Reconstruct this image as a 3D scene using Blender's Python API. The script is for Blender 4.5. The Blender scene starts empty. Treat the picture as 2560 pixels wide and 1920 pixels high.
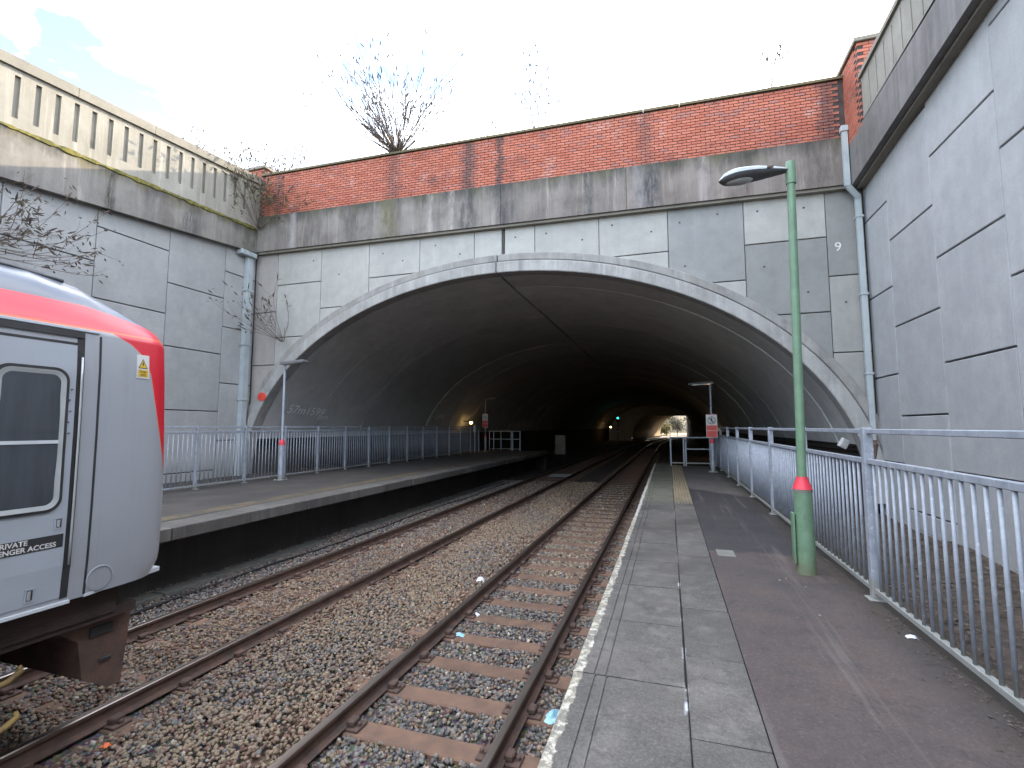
import bpy, math, random
import numpy as np
from mathutils import Vector, Matrix
R = math.radians
random.seed(7); rng = np.random.default_rng(11)
SC = bpy.context.scene
COL = SC.collection
# ------------------------------------------------------------------ camera, sky, sun, exposure
cd = bpy.data.cameras.new('camera'); cam = bpy.data.objects.new('camera', cd); COL.objects.link(cam)
CAM = Vector((0, 0, 2.55))
cam.location = CAM; cam.rotation_euler = (R(90 + 5.012), 0, R(17.749))
cd.sensor_width = 36; cd.lens = 36 * 1220 / 2560; cd.clip_start = .05; cd.clip_end = 3000
SC.camera = cam
SUN_AZ, SUN_EL = 20.0, 24.0            # degrees clockwise from +Y (the track direction), above the horizon
w = bpy.data.worlds.new('World'); SC.world = w; w.use_nodes = True
CLOUD_LOC = (.958, 4.783, .833)
wt = w.node_tree; wt.nodes.clear()
def wn(t, **k):
    n = wt.nodes.new(t)
    for a, b in k.items(): setattr(n, a, b)
    return n
sky = wn('ShaderNodeTexSky', sky_type='NISHITA', sun_disc=False, sun_elevation=R(SUN_EL), sun_rotation=R(SUN_AZ), air_density=1.0, dust_density=1.0, ozone_density=1.0, altitude=50)
tc = wn('ShaderNodeTexCoord'); mp = wn('ShaderNodeMapping'); mp.inputs['Scale'].default_value = (1.6, 1.6, 3.2); mp.inputs['Location'].default_value = CLOUD_LOC
cn = wn('ShaderNodeTexNoise'); cn.inputs['Scale'].default_value = 2.1; cn.inputs['Detail'].default_value = 7; cn.inputs['Roughness'].default_value = .55
cr = wn('ShaderNodeValToRGB'); cr.color_ramp.elements[0].position = .415; cr.color_ramp.elements[1].position = .60
cmix = wn('ShaderNodeMix', data_type='RGBA'); cmix.inputs['B'].default_value = (8.5, 8.6, 8.9, 1)
bg = wn('ShaderNodeBackground'); bg.inputs['Strength'].default_value = .15
wo = wn('ShaderNodeOutputWorld')
L = wt.links.new
L(tc.outputs['Generated'], mp.inputs['Vector']); L(mp.outputs['Vector'], cn.inputs['Vector']); L(cn.outputs['Fac'], cr.inputs['Fac'])
L(cr.outputs['Color'], cmix.inputs['Factor']); hs = wn('ShaderNodeHueSaturation'); hs.inputs['Saturation'].default_value = 1.12; L(sky.outputs['Color'], hs.inputs['Color']); L(hs.outputs['Color'], cmix.inputs['A']); L(cmix.outputs['Result'], bg.inputs['Color']); L(bg.outputs['Background'], wo.inputs['Surface'])
sd = bpy.data.lights.new('sun', 'SUN'); sun = bpy.data.objects.new('sun', sd); COL.objects.link(sun)
sd.energy = 2.5; sd.angle = R(.5); sd.color = (1, .84, .60)
SUNDIR = Vector((math.sin(R(SUN_AZ)) * math.cos(R(SUN_EL)), math.cos(R(SUN_AZ)) * math.cos(R(SUN_EL)), math.sin(R(SUN_EL))))
sun.rotation_euler = (-SUNDIR).to_track_quat('-Z', 'Y').to_euler(); sun.location = (20, 60, 40)
SC.view_settings.view_transform = 'Standard'; SC.view_settings.look = 'None'
SC.view_settings.exposure = 2.55; SC.view_settings.gamma = 1; SC.view_settings.use_curve_mapping = False
SC.render.engine = 'CYCLES'
SC.cycles.use_denoising = True
SC.cycles.max_bounces = 7; SC.cycles.diffuse_bounces = 5; SC.cycles.glossy_bounces = 3; SC.cycles.transparent_max_bounces = 8
SC.cycles.caustics_reflective = False; SC.cycles.caustics_refractive = False

# ------------------------------------------------------------------ materials
GAIN = 1.14          # overall lightness of the materials
class NG:
    def __init__(s, name):
        s.m = bpy.data.materials.new(name); s.m.use_nodes = True; s.t = s.m.node_tree; s.t.nodes.clear()
        s.out = s.n('ShaderNodeOutputMaterial'); s.b = s.n('ShaderNodeBsdfPrincipled'); s.l(s.b.outputs[0], s.out.inputs[0])
        s.pos = s.n('ShaderNodeNewGeometry').outputs['Position']
    def n(s, t, **k):
        n = s.t.nodes.new(t)
        for a, b in k.items(): setattr(n, a, b)
        return n
    def l(s, a, b): s.t.links.new(a, b)
    def put(s, sock, v):
        if hasattr(v, 'is_output'): s.l(v, sock)
        elif isinstance(v, (tuple, list)) and len(v) == 3 and sock.type == 'RGBA': sock.default_value = (*v, 1)
        else: sock.default_value = v
    def noise(s, scale, detail=4, rough=.55, vec=None, sc3=None, loc=None):
        v = vec or s.pos
        if sc3 or loc:
            mp = s.n('ShaderNodeMapping'); s.l(v, mp.inputs['Vector'])
            if sc3: mp.inputs['Scale'].default_value = sc3
            if loc: mp.inputs['Location'].default_value = loc
            v = mp.outputs['Vector']
        n = s.n('ShaderNodeTexNoise'); n.inputs['Scale'].default_value = scale; n.inputs['Detail'].default_value = detail; n.inputs['Roughness'].default_value = rough
        s.l(v, n.inputs['Vector']); return n.outputs['Fac']
    def ramp(s, f, p0, p1, c0=(0, 0, 0), c1=(1, 1, 1)):
        r = s.n('ShaderNodeValToRGB'); e = r.color_ramp.elements; e[0].position = p0; e[1].position = p1; e[0].color = (*c0, 1); e[1].color = (*c1, 1)
        s.l(f, r.inputs['Fac']); return r.outputs['Color']
    def mix(s, f, a, b, mode='MIX'):
        m = s.n('ShaderNodeMix', data_type='RGBA', blend_type=mode); s.put(m.inputs['Factor'], f); s.put(m.inputs['A'], a); s.put(m.inputs['B'], b); return m.outputs['Result']
    def math(s, op, a, b=0.0, c=None):
        m = s.n('ShaderNodeMath', operation=op); s.put(m.inputs[0], a); s.put(m.inputs[1], b)
        if c is not None: s.put(m.inputs[2], c)
        return m.outputs[0]
    def xyz(s):
        x = s.n('ShaderNodeSeparateXYZ'); s.l(s.pos, x.inputs[0]); return x.outputs
    def bump(s, f, strength, dist=.01):
        b = s.n('ShaderNodeBump'); b.inputs['Strength'].default_value = strength; b.inputs['Distance'].default_value = dist; s.l(f, b.inputs['Height']); s.l(b.outputs[0], s.b.inputs['Normal'])
    def fin(s, col, rough=.8, metal=0, spec=None):
        if not s.m.name.startswith(('lining', 'warm', 'green signal', 'train window')): col = s.mix(1.0, col, (GAIN,) * 3, 'MULTIPLY')
        s.put(s.b.inputs['Base Color'], col); s.put(s.b.inputs['Roughness'], rough); s.put(s.b.inputs['Metallic'], metal)
        if spec is not None: s.b.inputs['Specular IOR Level'].default_value = spec
        return s.m
def V(*c): return tuple(c)
def simple(name, c1, c2=None, scale=3, rough=.7, metal=0, bump=.0, bscale=60, tone=False, rnd=0, spec=None, lo=.35, hi=.65):
    g = NG(name); c2 = c2 or tuple(x * .8 for x in c1); k_ = 1.0 if name in ('sleeper', 'rusty rail', 'soil', 'far platform asphalt', 'twig bark') else .84; c1 = tuple(x * k_ for x in c1); c2 = tuple(x * k_ for x in c2)
    col = g.mix(g.ramp(g.noise(scale, 6), lo, hi), c1, c2)
    if tone:
        oi = g.n('ShaderNodeObjectInfo'); col = g.mix(1.0, col, oi.outputs['Color'], 'MULTIPLY')
    if rnd:
        oi = g.n('ShaderNodeObjectInfo'); v = g.math('MULTIPLY_ADD', oi.outputs['Random'], rnd * 2, 1 - rnd)
        col = g.mix(1.0, col, g.math('MULTIPLY', v, 1.0), 'MULTIPLY')
    if bump: g.bump(g.noise(bscale, 3), bump)
    return g.fin(col, rough, metal, spec)
KC = .80      # overall darkness of weathered concrete
def concrete(name, c1, c2, streak=.0, dark=.0, tone=True, top=None, grain=1.0, moss=None, rough=.88, stain=(.055, .045, .042), sscale=2.6, marks=()):
    g = NG(name); k_ = 1.42 if name.startswith('lining') else KC; c1 = tuple(x * k_ for x in c1); c2 = tuple(x * k_ for x in c2)
    col = g.mix(g.ramp(g.noise(.9, 6, .6), .3, .7), c1, c2)
    col = g.mix(g.math('MULTIPLY', g.ramp(g.noise(3.3, 6, .7, loc=(1, 5, 2)), .42, .70), .5 * grain), col, tuple(x * .66 for x in c1))
    col = g.mix(g.math('MULTIPLY', g.ramp(g.noise(30, 4, .75), .38, .72), .30 * grain), col, tuple(x * .55 for x in c1))
    col = g.mix(g.math('MULTIPLY', g.ramp(g.noise(130, 2, .7), .62, .74), .5 * grain), col, tuple(min(1, x * 1.35) for x in c1))
    if streak:
        f = g.ramp(g.noise(sscale, 6, .7, sc3=(1, 1, .07)), .44, .72)
        f2 = g.ramp(g.noise(.8, 4, .6), .25, .6)
        f = g.mix(1.0, f, f2, 'MULTIPLY')
        col = g.mix(g.math('MULTIPLY', f, streak), col, stain)
        f = g.ramp(g.noise(sscale * 1.9, 5, .75, sc3=(1, 1, .06), loc=(7, 3, 1)), .55, .72)
        col = g.mix(g.math('MULTIPLY', f, streak * .6), col, tuple(min(1, x * 1.55) for x in c1))
    if dark:
        col = g.mix(g.math('MULTIPLY', g.ramp(g.noise(1.7, 8, .65, loc=(3, 9, 4)), .5, .75), dark), col, (.04, .038, .036))
    if top:                                      # (z0, dz/dx, dz/dy, band): grime and moss that hang from a sloping upper edge
        x, y, z = g.xyz(); z0, sx, sy, band = top
        e = g.math('MULTIPLY_ADD', x, -sx, g.math('MULTIPLY_ADD', y, -sy, z)); d = g.math('SUBTRACT', z0, e)    # metres below the edge
        d = g.math('MULTIPLY_ADD', g.noise(3.0, 7, .75, sc3=(1, 1, .2)), -band * 2.2, g.math('ADD', d, band * 1.1))
        f = g.ramp(g.math('DIVIDE', d, band), .0, .8, (1, 1, 1), (0, 0, 0))
        col = g.mix(g.math('MULTIPLY', f, .88), col, g.mix(g.ramp(g.noise(2, 5), .45, .6), (.03, .03, .026), moss or (.04, .04, .034)))
    for axis, c0_, wd, k, cc in marks:            # single run-off stains
        d = g.math('ABSOLUTE', g.math('ADD', g.math('SUBTRACT', g.xyz()[axis], c0_), g.math('MULTIPLY_ADD', g.noise(2.2, 7, .75, sc3=(1, 1, .35), loc=(c0_, 2, 0)), wd * 2.4, -wd * 1.2)))
        f = g.ramp(g.math('DIVIDE', d, wd), .25, 1.0, (1, 1, 1), (0, 0, 0))
        f = g.mix(1.0, f, g.ramp(g.noise(9, 6, .8, sc3=(1, 1, .25)), .35, .6), 'MULTIPLY')
        col = g.mix(g.math('MULTIPLY', f, k), col, cc)
    if tone:
        oi = g.n('ShaderNodeObjectInfo'); col = g.mix(1.0, col, oi.outputs['Color'], 'MULTIPLY')
    g.bump(g.noise(90, 4, .7), .25 * grain, .006)
    return g.fin(col, rough, 0, .25)
M = {}
MK = ((0, -8.0, .5, .95, (.085, .08, .045)), (0, -5.4, .35, .75, (.025, .028, .032)), (0, -4.3, .45, .75, (.03, .034, .042)), (0, -6.6, .15, .5, (.33, .31, .29)), (0, -5.9, .12, .55, (.34, .32, .30)), (0, -9.4, .5, .6, (.04, .04, .036)), (0, -11.0, .7, .5, (.05, .048, .045)), (0, -11.6, .2, .6, (.30, .30, .31)), (0, -.55, .22, .45, (.28, .29, .31)), (0, -.35, .4, .9, (.03, .035, .042)), (0, -1.9, .15, .9, (.035, .04, .045)), (0, 1.0, .2, .5, (.28, .26, .26)), (0, 3.4, .6, .5, (.05, .045, .048)))
M['panel'] = concrete('panel concrete', (.385, .385, .372), (.32, .322, .315), streak=.16, stain=(.14, .13, .12))
M['ring'] = concrete('ring concrete', (.40, .395, .38), (.31, .305, .295), streak=.55, dark=.35, stain=(.10, .095, .09), sscale=4)
M['lining'] = concrete('lining concrete', (.37, .37, .365), (.30, .30, .297), streak=.25, dark=.1, grain=.6, stain=(.08, .075, .07))
M['beam_portal'] = concrete('portal beam concrete', (.245, .225, .205), (.17, .155, .145), streak=1.0, dark=.5, top=(9.36, -.022, 0, .55), moss=(.05, .052, .028), marks=MK)
M['beam_left'] = concrete('far beam concrete', (.27, .25, .22), (.19, .18, .165), streak=.9, dark=.4, top=(8.56, 0, .05, .4), moss=(.09, .075, .022), marks=((1, 8.05, .16, 1.0, (.022, .022, .014)), (1, 10.2, .4, .7, (.05, .046, .046)), (1, 12.3, .5, .8, (.05, .05, .04)), (1, 9.2, .25, .5, (.06, .055, .055))))
M['beam_right'] = concrete('near beam concrete', (.20, .19, .185), (.14, .135, .13), streak=.8, dark=.3)
M['parapet'] = concrete('parapet concrete', (.35, .33, .285), (.255, .24, .205), streak=.8, stain=(.13, .12, .09))
M['coping'] = concrete('coping concrete', (.27, .25, .21), (.20, .185, .155), dark=.35, tone=False)
M['rubble'] = simple('rubble', (.12, .095, .075), (.05, .035, .028), 14, .95)
M['moss'] = simple('moss', (.16, .13, .02), (.05, .055, .015), 9, .95, bump=.6, bscale=80)
M['dark_gap'] = simple('dark joint backing', (.09, .086, .08), None, 4, .95)  # dark backing seen through the open joints
M['plinth'] = concrete('plinth concrete', (.11, .105, .10), (.08, .075, .07), streak=.5, tone=False)
M['mortar'] = simple('mortar', (.075, .055, .05), (.035, .03, .03), 5, .95, bump=.3)
def brick_mat(name, attr):
    g = NG(name)
    if attr:
        a = g.n('ShaderNodeAttribute', attribute_name='tone'); r = a.outputs['Fac']
    else:
        r = g.n('ShaderNodeObjectInfo').outputs['Random']
    col = g.mix(g.ramp(r, .0, .8), (.265, .078, .05), (.34, .118, .078))
    col = g.mix(g.math('MULTIPLY', g.ramp(r, .86, .94), .75), col, (.22, .10, .09))
    col = g.mix(g.math('MULTIPLY', g.ramp(g.noise(40, 4, .7), .4, .8), .3), col, (.24, .07, .045))
    col = g.mix(g.math('MULTIPLY', g.ramp(g.noise(1.1, 7, .72, loc=(2, 0, 5)), .54, .74), .8), col, (.09, .045, .042))      # soot
    col = g.mix(g.math('MULTIPLY', g.ramp(g.noise(1.7, 6, .7, loc=(8, 1, 2)), .58, .76), .6), col, (.42, .30, .27))       # efflorescence
    x, y, z = g.xyz()
    for xc, wd, k in ((-4.42, .16, .8), (-5.4, .3, .75), (-7.9, .35, .45), (3.75, .3, .6), (-12.3, .25, .5), (-.4, .3, .4)):
        d = g.math('ABSOLUTE', g.math('ADD', g.math('SUBTRACT', x, xc), g.math('MULTIPLY_ADD', g.noise(3, 5, .7), .7, -.35)))
        col = g.mix(g.math('MULTIPLY', g.ramp(g.math('DIVIDE', d, wd), .2, 1.0, (1, 1, 1), (0, 0, 0)), k), col, (.05, .04, .042))
    g.bump(g.noise(120, 4, .7), .4, .004)
    return g.fin(col, .85, 0, .3)
M['brick'] = brick_mat('red brick', False); M['brick_mass'] = brick_mat('red brick field', True)
def asphalt_near():
    g = NG('platform asphalt'); x, y, z = g.xyz()
    wob = g.math('MULTIPLY_ADD', g.noise(2.2, 5, .6), .35, -.17)
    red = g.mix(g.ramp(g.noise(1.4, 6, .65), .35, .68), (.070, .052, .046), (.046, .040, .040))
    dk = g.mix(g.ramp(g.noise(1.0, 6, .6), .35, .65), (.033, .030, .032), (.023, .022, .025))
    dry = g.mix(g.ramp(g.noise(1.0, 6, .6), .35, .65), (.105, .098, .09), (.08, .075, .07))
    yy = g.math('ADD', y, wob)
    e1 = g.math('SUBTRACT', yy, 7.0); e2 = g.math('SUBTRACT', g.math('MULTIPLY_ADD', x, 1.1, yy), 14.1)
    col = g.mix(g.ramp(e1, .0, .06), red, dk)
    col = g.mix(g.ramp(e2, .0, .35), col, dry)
    col = g.mix(g.math('MULTIPLY', g.ramp(g.noise(48, 6, .9), .52, .66), .6), col, (.15, .125, .115))
    col = g.mix(g.math('MULTIPLY', g.ramp(g.noise(42, 6, .9, loc=(3, 3, 3)), .52, .66), .7), col, (.022, .018, .019))
    edge = g.ramp(g.math('ADD', x, g.math('MULTIPLY', wob, 1.2)), .52, .60)
    d = g.math('ADD', x, g.math('MULTIPLY', wob, 1.0))
    col = g.mix(g.math('MULTIPLY', g.ramp(g.math('SUBTRACT', d, 1.0), .45, .8), .75), col, (.032, .028, .022))
    col = g.mix(g.math('MULTIPLY', g.ramp(g.noise(5, 7, .8, loc=(1, 7, 3)), .52, .66), .55), col, (.028, .024, .024))
    col = g.mix(g.ramp(g.noise(13, 2, .5, loc=(5, 5, 5)), .765, .775), col, (.2, .19, .18))
    sm = g.math('ABSOLUTE', g.math('SUBTRACT', g.math('MULTIPLY_ADD', g.noise(2, 3), .05, x), 1.17)); col = g.mix(g.math('MULTIPLY', g.ramp(sm, .003, .012, (1, 1, 1), (0, 0, 0)), .25), col, (.11, .10, .09))
    st = g.ramp(g.noise(7, 4, .6, sc3=(1, .05, 1)), .60, .68)                # long scuffs
    col = g.mix(g.math('MULTIPLY', st, .25), col, (.16, .145, .13))
    g.bump(g.noise(190, 3, .8), .5, .006)
    return g.fin(col, g.math('MULTIPLY_ADD', g.noise(1.2, 4), .25, .62), 0, .35)
M['asphalt'] = asphalt_near()
M['asphalt_far'] = simple('far platform asphalt', (.058, .05, .044), (.036, .032, .03), 1.3, .85, bump=.5, bscale=150)
def slab_mat():
    g = NG('platform slab'); x, y, z = g.xyz()
    col = g.mix(g.ramp(g.noise(1.7, 7, .65), .3, .7), (.082, .075, .067), (.042, .040, .038))
    col = g.mix(g.math('MULTIPLY', g.ramp(g.noise(5, 6, .7, loc=(4, 2, 2)), .5, .7), .5), col, (.155, .143, .128))
    col = g.mix(g.math('MULTIPLY', g.ramp(g.noise(150, 2, .8), .6, .72), .35), col, (.24, .225, .20))
    yy = g.math('SUBTRACT', g.math('MULTIPLY_ADD', g.noise(3, 4), .8, y), 11.4)
    col = g.mix(g.math('MULTIPLY', g.ramp(yy, .0, .3), .85), col, g.mix(g.noise(2, 4), (.125, .125, .085), (.09, .088, .072)))
    oi = g.n('ShaderNodeObjectInfo'); col = g.mix(1.0, col, g.math('MULTIPLY_ADD', oi.outputs['Random'], .3, .85), 'MULTIPLY')
    col = g.mix(g.math('MULTIPLY', g.ramp(g.noise(6, 7, .78, loc=(6, 1, 7)), .50, .62), .6), col, (.036, .033, .033))
    col = g.mix(g.math('MULTIPLY', g.ramp(g.noise(60, 4, .75), .45, .7), .35), col, (.20, .185, .165))
    d_ = g.math('ABSOLUTE', g.math('ADD', x, g.math('MULTIPLY_ADD', g.noise(1.3, 5, .7), .05, -.083)))
    col = g.mix(g.math('MULTIPLY', g.ramp(d_, .004, .018, (1, 1, 1), (0, 0, 0)), g.ramp(g.noise(2.5, 4, .7, loc=(9, 9, 9)), .56, .66)), col, (.42, .43, .45))     # lime drips by the joint
    ed = g.math('SUBTRACT', g.math('MULTIPLY_ADD', g.noise(9, 5, .7), .09, x), -.535)
    wf = g.mix(g.ramp(g.noise(17, 7, .8), .42, .53), (.45, .43, .37), g.mix(g.noise(40, 3), (.15, .14, .12), (.07, .07, .072)))
    wf = g.mix(g.math('MULTIPLY', g.ramp(g.noise(3.2, 4, .6), .35, .62), .5), wf, (.27, .24, .165))
    wf = g.mix(g.math('MULTIPLY', g.ramp(g.math('SUBTRACT', y, 8.5), .0, 1.0), .8), wf, (.36, .35, .32))
    col = g.mix(g.ramp(ed, .0, .006, (1, 1, 1), (0, 0, 0)), col, wf)
    wet = g.ramp(g.noise(.9, 4, .6), .4, .6, (.5, .5, .5), (.8, .8, .8))
    g.bump(g.noise(140, 3, .7), .35, .005)
    return g.fin(col, wet, 0, .4)
M['slab'] = slab_mat()
def white_edge():
    g = NG('worn white paint')
    f = g.ramp(g.noise(26, 6, .75), .44, .54); f2 = g.ramp(g.noise(4, 4, .6), .3, .62)
    col = g.mix(f, (.66, .64, .57), g.mix(g.noise(40, 3), (.20, .19, .165), (.10, .10, .105)))
    col = g.mix(g.math('MULTIPLY', f2, .4), col, (.40, .36, .25))
    g.bump(g.noise(90, 4, .75), .6, .006); return g.fin(col, .9)
M['white_edge'] = white_edge()
M['tactile'] = simple('tactile paving', (.22, .175, .11), (.145, .118, .078), 4, .85, bump=.3, bscale=90)
M['soil'] = simple('soil', (.06, .045, .035), (.028, .022, .018), 5, .97, bump=1.0, bscale=35)
def bed_mat():
    g = NG('ballast bed'); x, y, z = g.xyz()
    vo = g.n('ShaderNodeTexVoronoi'); vo.inputs['Scale'].default_value = 19; g.l(g.pos, vo.inputs['Vector'])
    c = g.mix(g.ramp(g.noise(.55, 5, .6), .38, .62), (.115, .085, .065), (.10, .095, .09))
    c = g.mix(1.0, c, g.mix(.65, (1, 1, 1), vo.outputs['Color']), 'MULTIPLY')
    g.bump(vo.outputs['Distance'], 1.0, .05)
    return g.fin(c, .95)
M['bed'] = bed_mat()
def stone_mat():
    g = NG('ballast stone'); a = g.n('ShaderNodeAttribute', attribute_name='Col')
    c = g.mix(g.math('MULTIPLY', g.ramp(g.noise(70, 3, .7), .35, .7), .4), a.outputs['Color'], (.05, .042, .036))
    return g.fin(c, .92, 0, .25)
M['stone'] = stone_mat()
M['rust'] = simple('rusty rail', (.105, .058, .04), (.06, .04, .032), 6, .8, bump=.4, bscale=60)
def railtop():
    g = NG('rail running surface'); x, y, z = g.xyz()
    c = g.mix(g.ramp(g.noise(8, 3, .5, sc3=(1, .05, 1)), .35, .65), (.25, .215, .19), (.17, .135, .11))
    return g.fin(c, .34, .85)
M['railtop'] = railtop()
M['sleeper'] = simple('sleeper', (.145, .085, .055), (.095, .058, .041), 5, .9, bump=.35, bscale=40, rnd=.1)
M['chair'] = simple('rail chair', (.11, .062, .045), (.07, .045, .036), 12, .85, bump=.4, bscale=60)
def galv(name, c1, c2, sp):
    g = NG(name); vo = g.n('ShaderNodeTexVoronoi'); vo.inputs['Scale'].default_value = 60; g.l(g.pos, vo.inputs['Vector'])
    c = g.mix(g.ramp(g.noise(9, 5, .65), .35, .68), c1, c2)
    c = g.mix(g.math('MULTIPLY', g.ramp(g.noise(26, 4, .7), .6, .72), sp), c, (.60, .62, .64))
    x, y, z = g.xyz()
    c = g.mix(g.math('MULTIPLY', g.ramp(g.math('MULTIPLY_ADD', g.noise(6, 3), -.3, z), .95, 1.25, (1, 1, 1), (0, 0, 0)), .5), c, (.20, .19, .13))
    return g.fin(c, .6, .25, .4)
M['galv'] = galv('galvanised steel', (.285, .31, .35), (.205, .23, .27), .5)
M['galv_dark'] = galv('weathered steel', (.26, .275, .29), (.19, .2, .215), .2)
M['pipe_grey'] = simple('grey plastic pipe', (.36, .40, .41), (.30, .335, .35), 3, .55)
M['green'] = simple('green paint', (.135, .235, .145), (.10, .175, .11), 5, .5, bump=.1, bscale=40)
def painted_green():
    g = NG('green paint'); x, y, z = g.xyz()
    c = g.mix(g.ramp(g.noise(6, 6, .65), .3, .7), (.118, .205, .128), (.085, .15, .093))
    c = g.mix(g.math('MULTIPLY', g.ramp(g.noise(38, 6, .8), .56, .68), .6), c, (.20, .26, .20))
    c = g.mix(g.math('MULTIPLY', g.ramp(g.noise(16, 6, .8, sc3=(1, 1, .3), loc=(4, 4, 1)), .60, .68), .7), c, (.06, .055, .035))
    c = g.mix(g.math('MULTIPLY', g.ramp(g.math('MULTIPLY_ADD', g.noise(9, 4, .7), -.5, z), .75, 1.15, (1, 1, 1), (0, 0, 0)), .75), c, (.10, .10, .06))
    g.bump(g.noise(60, 4), .2, .004); return g.fin(c, .5)
M['green'] = painted_green()
M['red'] = simple('red band', (.62, .035, .06), (.5, .03, .045), 6, .5)
M['red_disc'] = simple('red disc paint', (.65, .06, .035), (.55, .05, .03), 6, .5)
M['lamp_grey'] = simple('lamp housing grey', (.34, .38, .39), (.26, .29, .30), 8, .45)
M['lamp_dark'] = simple('lamp housing dark', (.12, .125, .13), (.09, .09, .095), 6, .5)
def glass(name, c, rough=.08):
    g = NG(name); c = g.mix(g.ramp(g.noise(5, 5, .7, sc3=(1, 1, .12)), .35, .7), c, tuple(x * 1.7 + .004 for x in c)); return g.fin(c, rough, 0, .9)
M['lamp_glass'] = glass('lamp bowl', (.22, .23, .22), .15)
M['plate_white'] = simple('white plate', (.66, .65, .62), (.58, .57, .55), 8, .55)
M['sign_red'] = simple('sign red', (.60, .07, .06), (.5, .06, .05), 8, .55)
M['sign_black'] = simple('sign black', (.03, .03, .03), None, 8, .6)
M['sign_yellow'] = simple('sign yellow', (.70, .45, .03), (.62, .4, .03), 8, .55)
M['cabinet'] = simple('cabinet cream', (.42, .40, .35), (.33, .31, .27), 3, .8)
M['litter_white'] = simple('white litter', (.7, .72, .78), (.55, .58, .66), 20, .6)
M['litter_blue'] = simple('blue litter', (.22, .45, .58), (.35, .55, .62), 30, .5)
M['litter_orange'] = simple('orange litter', (.75, .16, .03), (.6, .12, .03), 20, .5)
M['cover'] = simple('grey cover', (.17, .17, .15), (.13, .13, .115), 5, .85, bump=.3)
M['bark'] = simple('twig bark', (.10, .075, .055), (.06, .045, .036), 9, .9)
M['seed'] = simple('dry seed head', (.085, .062, .05), (.06, .045, .038), 9, .95)
M['leaf_dry'] = simple('dry leaf', (.10, .085, .045), (.07, .055, .035), 9, .9)
M['leaf_green'] = simple('weed leaf', (.09, .11, .03), (.06, .075, .025), 9, .85)
M['leaf_gold'] = simple('golden foliage', (.17, .13, .03), (.11, .09, .025), 4, .85)
M['chalk'] = None
def chalk():
    g = NG('chalk writing'); tr = g.n('ShaderNodeBsdfTransparent'); mx = g.n('ShaderNodeMixShader')
    f = g.math('MULTIPLY', g.ramp(g.noise(30, 4, .8), .25, .5), .95)
    g.fin((.8, .8, .78), .9); g.l(f, mx.inputs[0]); g.l(tr.outputs[0], mx.inputs[1]); g.l(g.b.outputs[0], mx.inputs[2]); g.l(mx.outputs[0], g.out.inputs[0]); return g.m
M['chalk'] = chalk()
def emit(name, c, s):
    g = NG(name); g.b.inputs['Emission Color'].default_value = (*c, 1); g.b.inputs['Emission Strength'].default_value = s; return g.fin(c, .5)
M['warm_glow'] = emit('warm lamp glow', (1, .62, .22), 6)
M['green_glow'] = emit('green signal glow', (.03, .9, .7), 1.8)
# train paints
def livery():
    g = NG('train livery paint'); x, y, z = g.xyz()
    grey = g.mix(g.ramp(g.noise(1.6, 5, .6), .3, .7), (.315, .34, .37), (.28, .30, .33))
    x2 = g.math('MULTIPLY_ADD', g.noise(4, 4, .6), .35, z)
    grey = g.mix(g.math('MULTIPLY', g.ramp(x2, 1.35, 1.75, (1, 1, 1), (0, 0, 0)), .28), grey, (.22, .20, .185))     # road dirt along the sill
    grey = g.mix(g.math('MULTIPLY', g.ramp(g.noise(9, 6, .75, sc3=(1, 1, .06)), .52, .75), .30), grey, (.19, .18, .17))
    grey = g.mix(g.math('MULTIPLY', g.ramp(g.noise(45, 5, .8), .55, .75), .22), grey, (.20, .185, .17))
    red = (.52, .018, .033); orange = (.65, .10, .018); roof = (.08, .092, .112)
    thr = g.n('ShaderNodeValToRGB'); cr = thr.color_ramp
    pts = [(1.9, 3.56), (2.0, 3.47), (2.16, 3.405), (2.46, 3.315), (2.75, 3.245), (3.02, 3.19), (3.19, 3.10), (3.263, 3.013), (3.335, 2.86)]
    cr.elements[0].position = 0; cr.elements[1].position = 1
    def vv(t): return ((t - 2.5) / 1.2,) * 3 + (1,)
    cr.elements[0].color = vv(pts[0][1]); cr.elements[1].color = vv(pts[-1][1])
    for zz, t in pts[1:-1]:
        e = cr.elements.new((zz - 1.9) / (3.335 - 1.9)); e.color = vv(t)
    g.l(g.math('DIVIDE', g.math('SUBTRACT', z, 1.9), 3.335 - 1.9), thr.inputs['Fac'])
    yn = g.math('DIVIDE', g.math('SUBTRACT', y, 2.5), 1.2)
    isred = g.math('GREATER_THAN', yn, thr.outputs['Color'])
    isor = g.math('GREATER_THAN', g.math('ADD', yn, .006), thr.outputs['Color'])
    c = g.mix(isor, grey, orange); c = g.mix(isred, c, red)
    c = g.mix(g.math('GREATER_THAN', z, 3.336), c, orange); c = g.mix(g.math('GREATER_THAN', z, 3.352), c, red)
    lim = g.math('MULTIPLY_ADD', g.math('MAXIMUM', g.math('SUBTRACT', y, 2.69), 0), -.16, 3.545)
    c = g.mix(g.math('GREATER_THAN', z, lim), c, roof)
    g.b.inputs['Coat Weight'].default_value = .25; g.b.inputs['Coat Roughness'].default_value = .12
    return g.fin(c, .38, 0, .5)
M['livery'] = livery()
M['train_grey'] = simple('train door grey', (.385, .415, .45), (.345, .37, .40), 1.6, .38)
M['rubber'] = simple('black rubber', (.02, .02, .021), (.03, .03, .03), 8, .6)
M['alu'] = simple('window frame aluminium', (.52, .535, .53), (.44, .45, .44), 6, .35, metal=.4)
M['train_glass'] = glass('train window glass', (.03, .034, .04), .06)
M['under'] = simple('underframe grime', (.058, .036, .028), (.035, .024, .02), 4, .9, bump=.3)
M['yellow_paint'] = simple('dirty yellow paint', (.33, .215, .06), (.12, .08, .04), 6, .7)
M['white_strip'] = simple('white strip', (.62, .64, .66), (.52, .54, .56), 5, .45)

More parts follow.
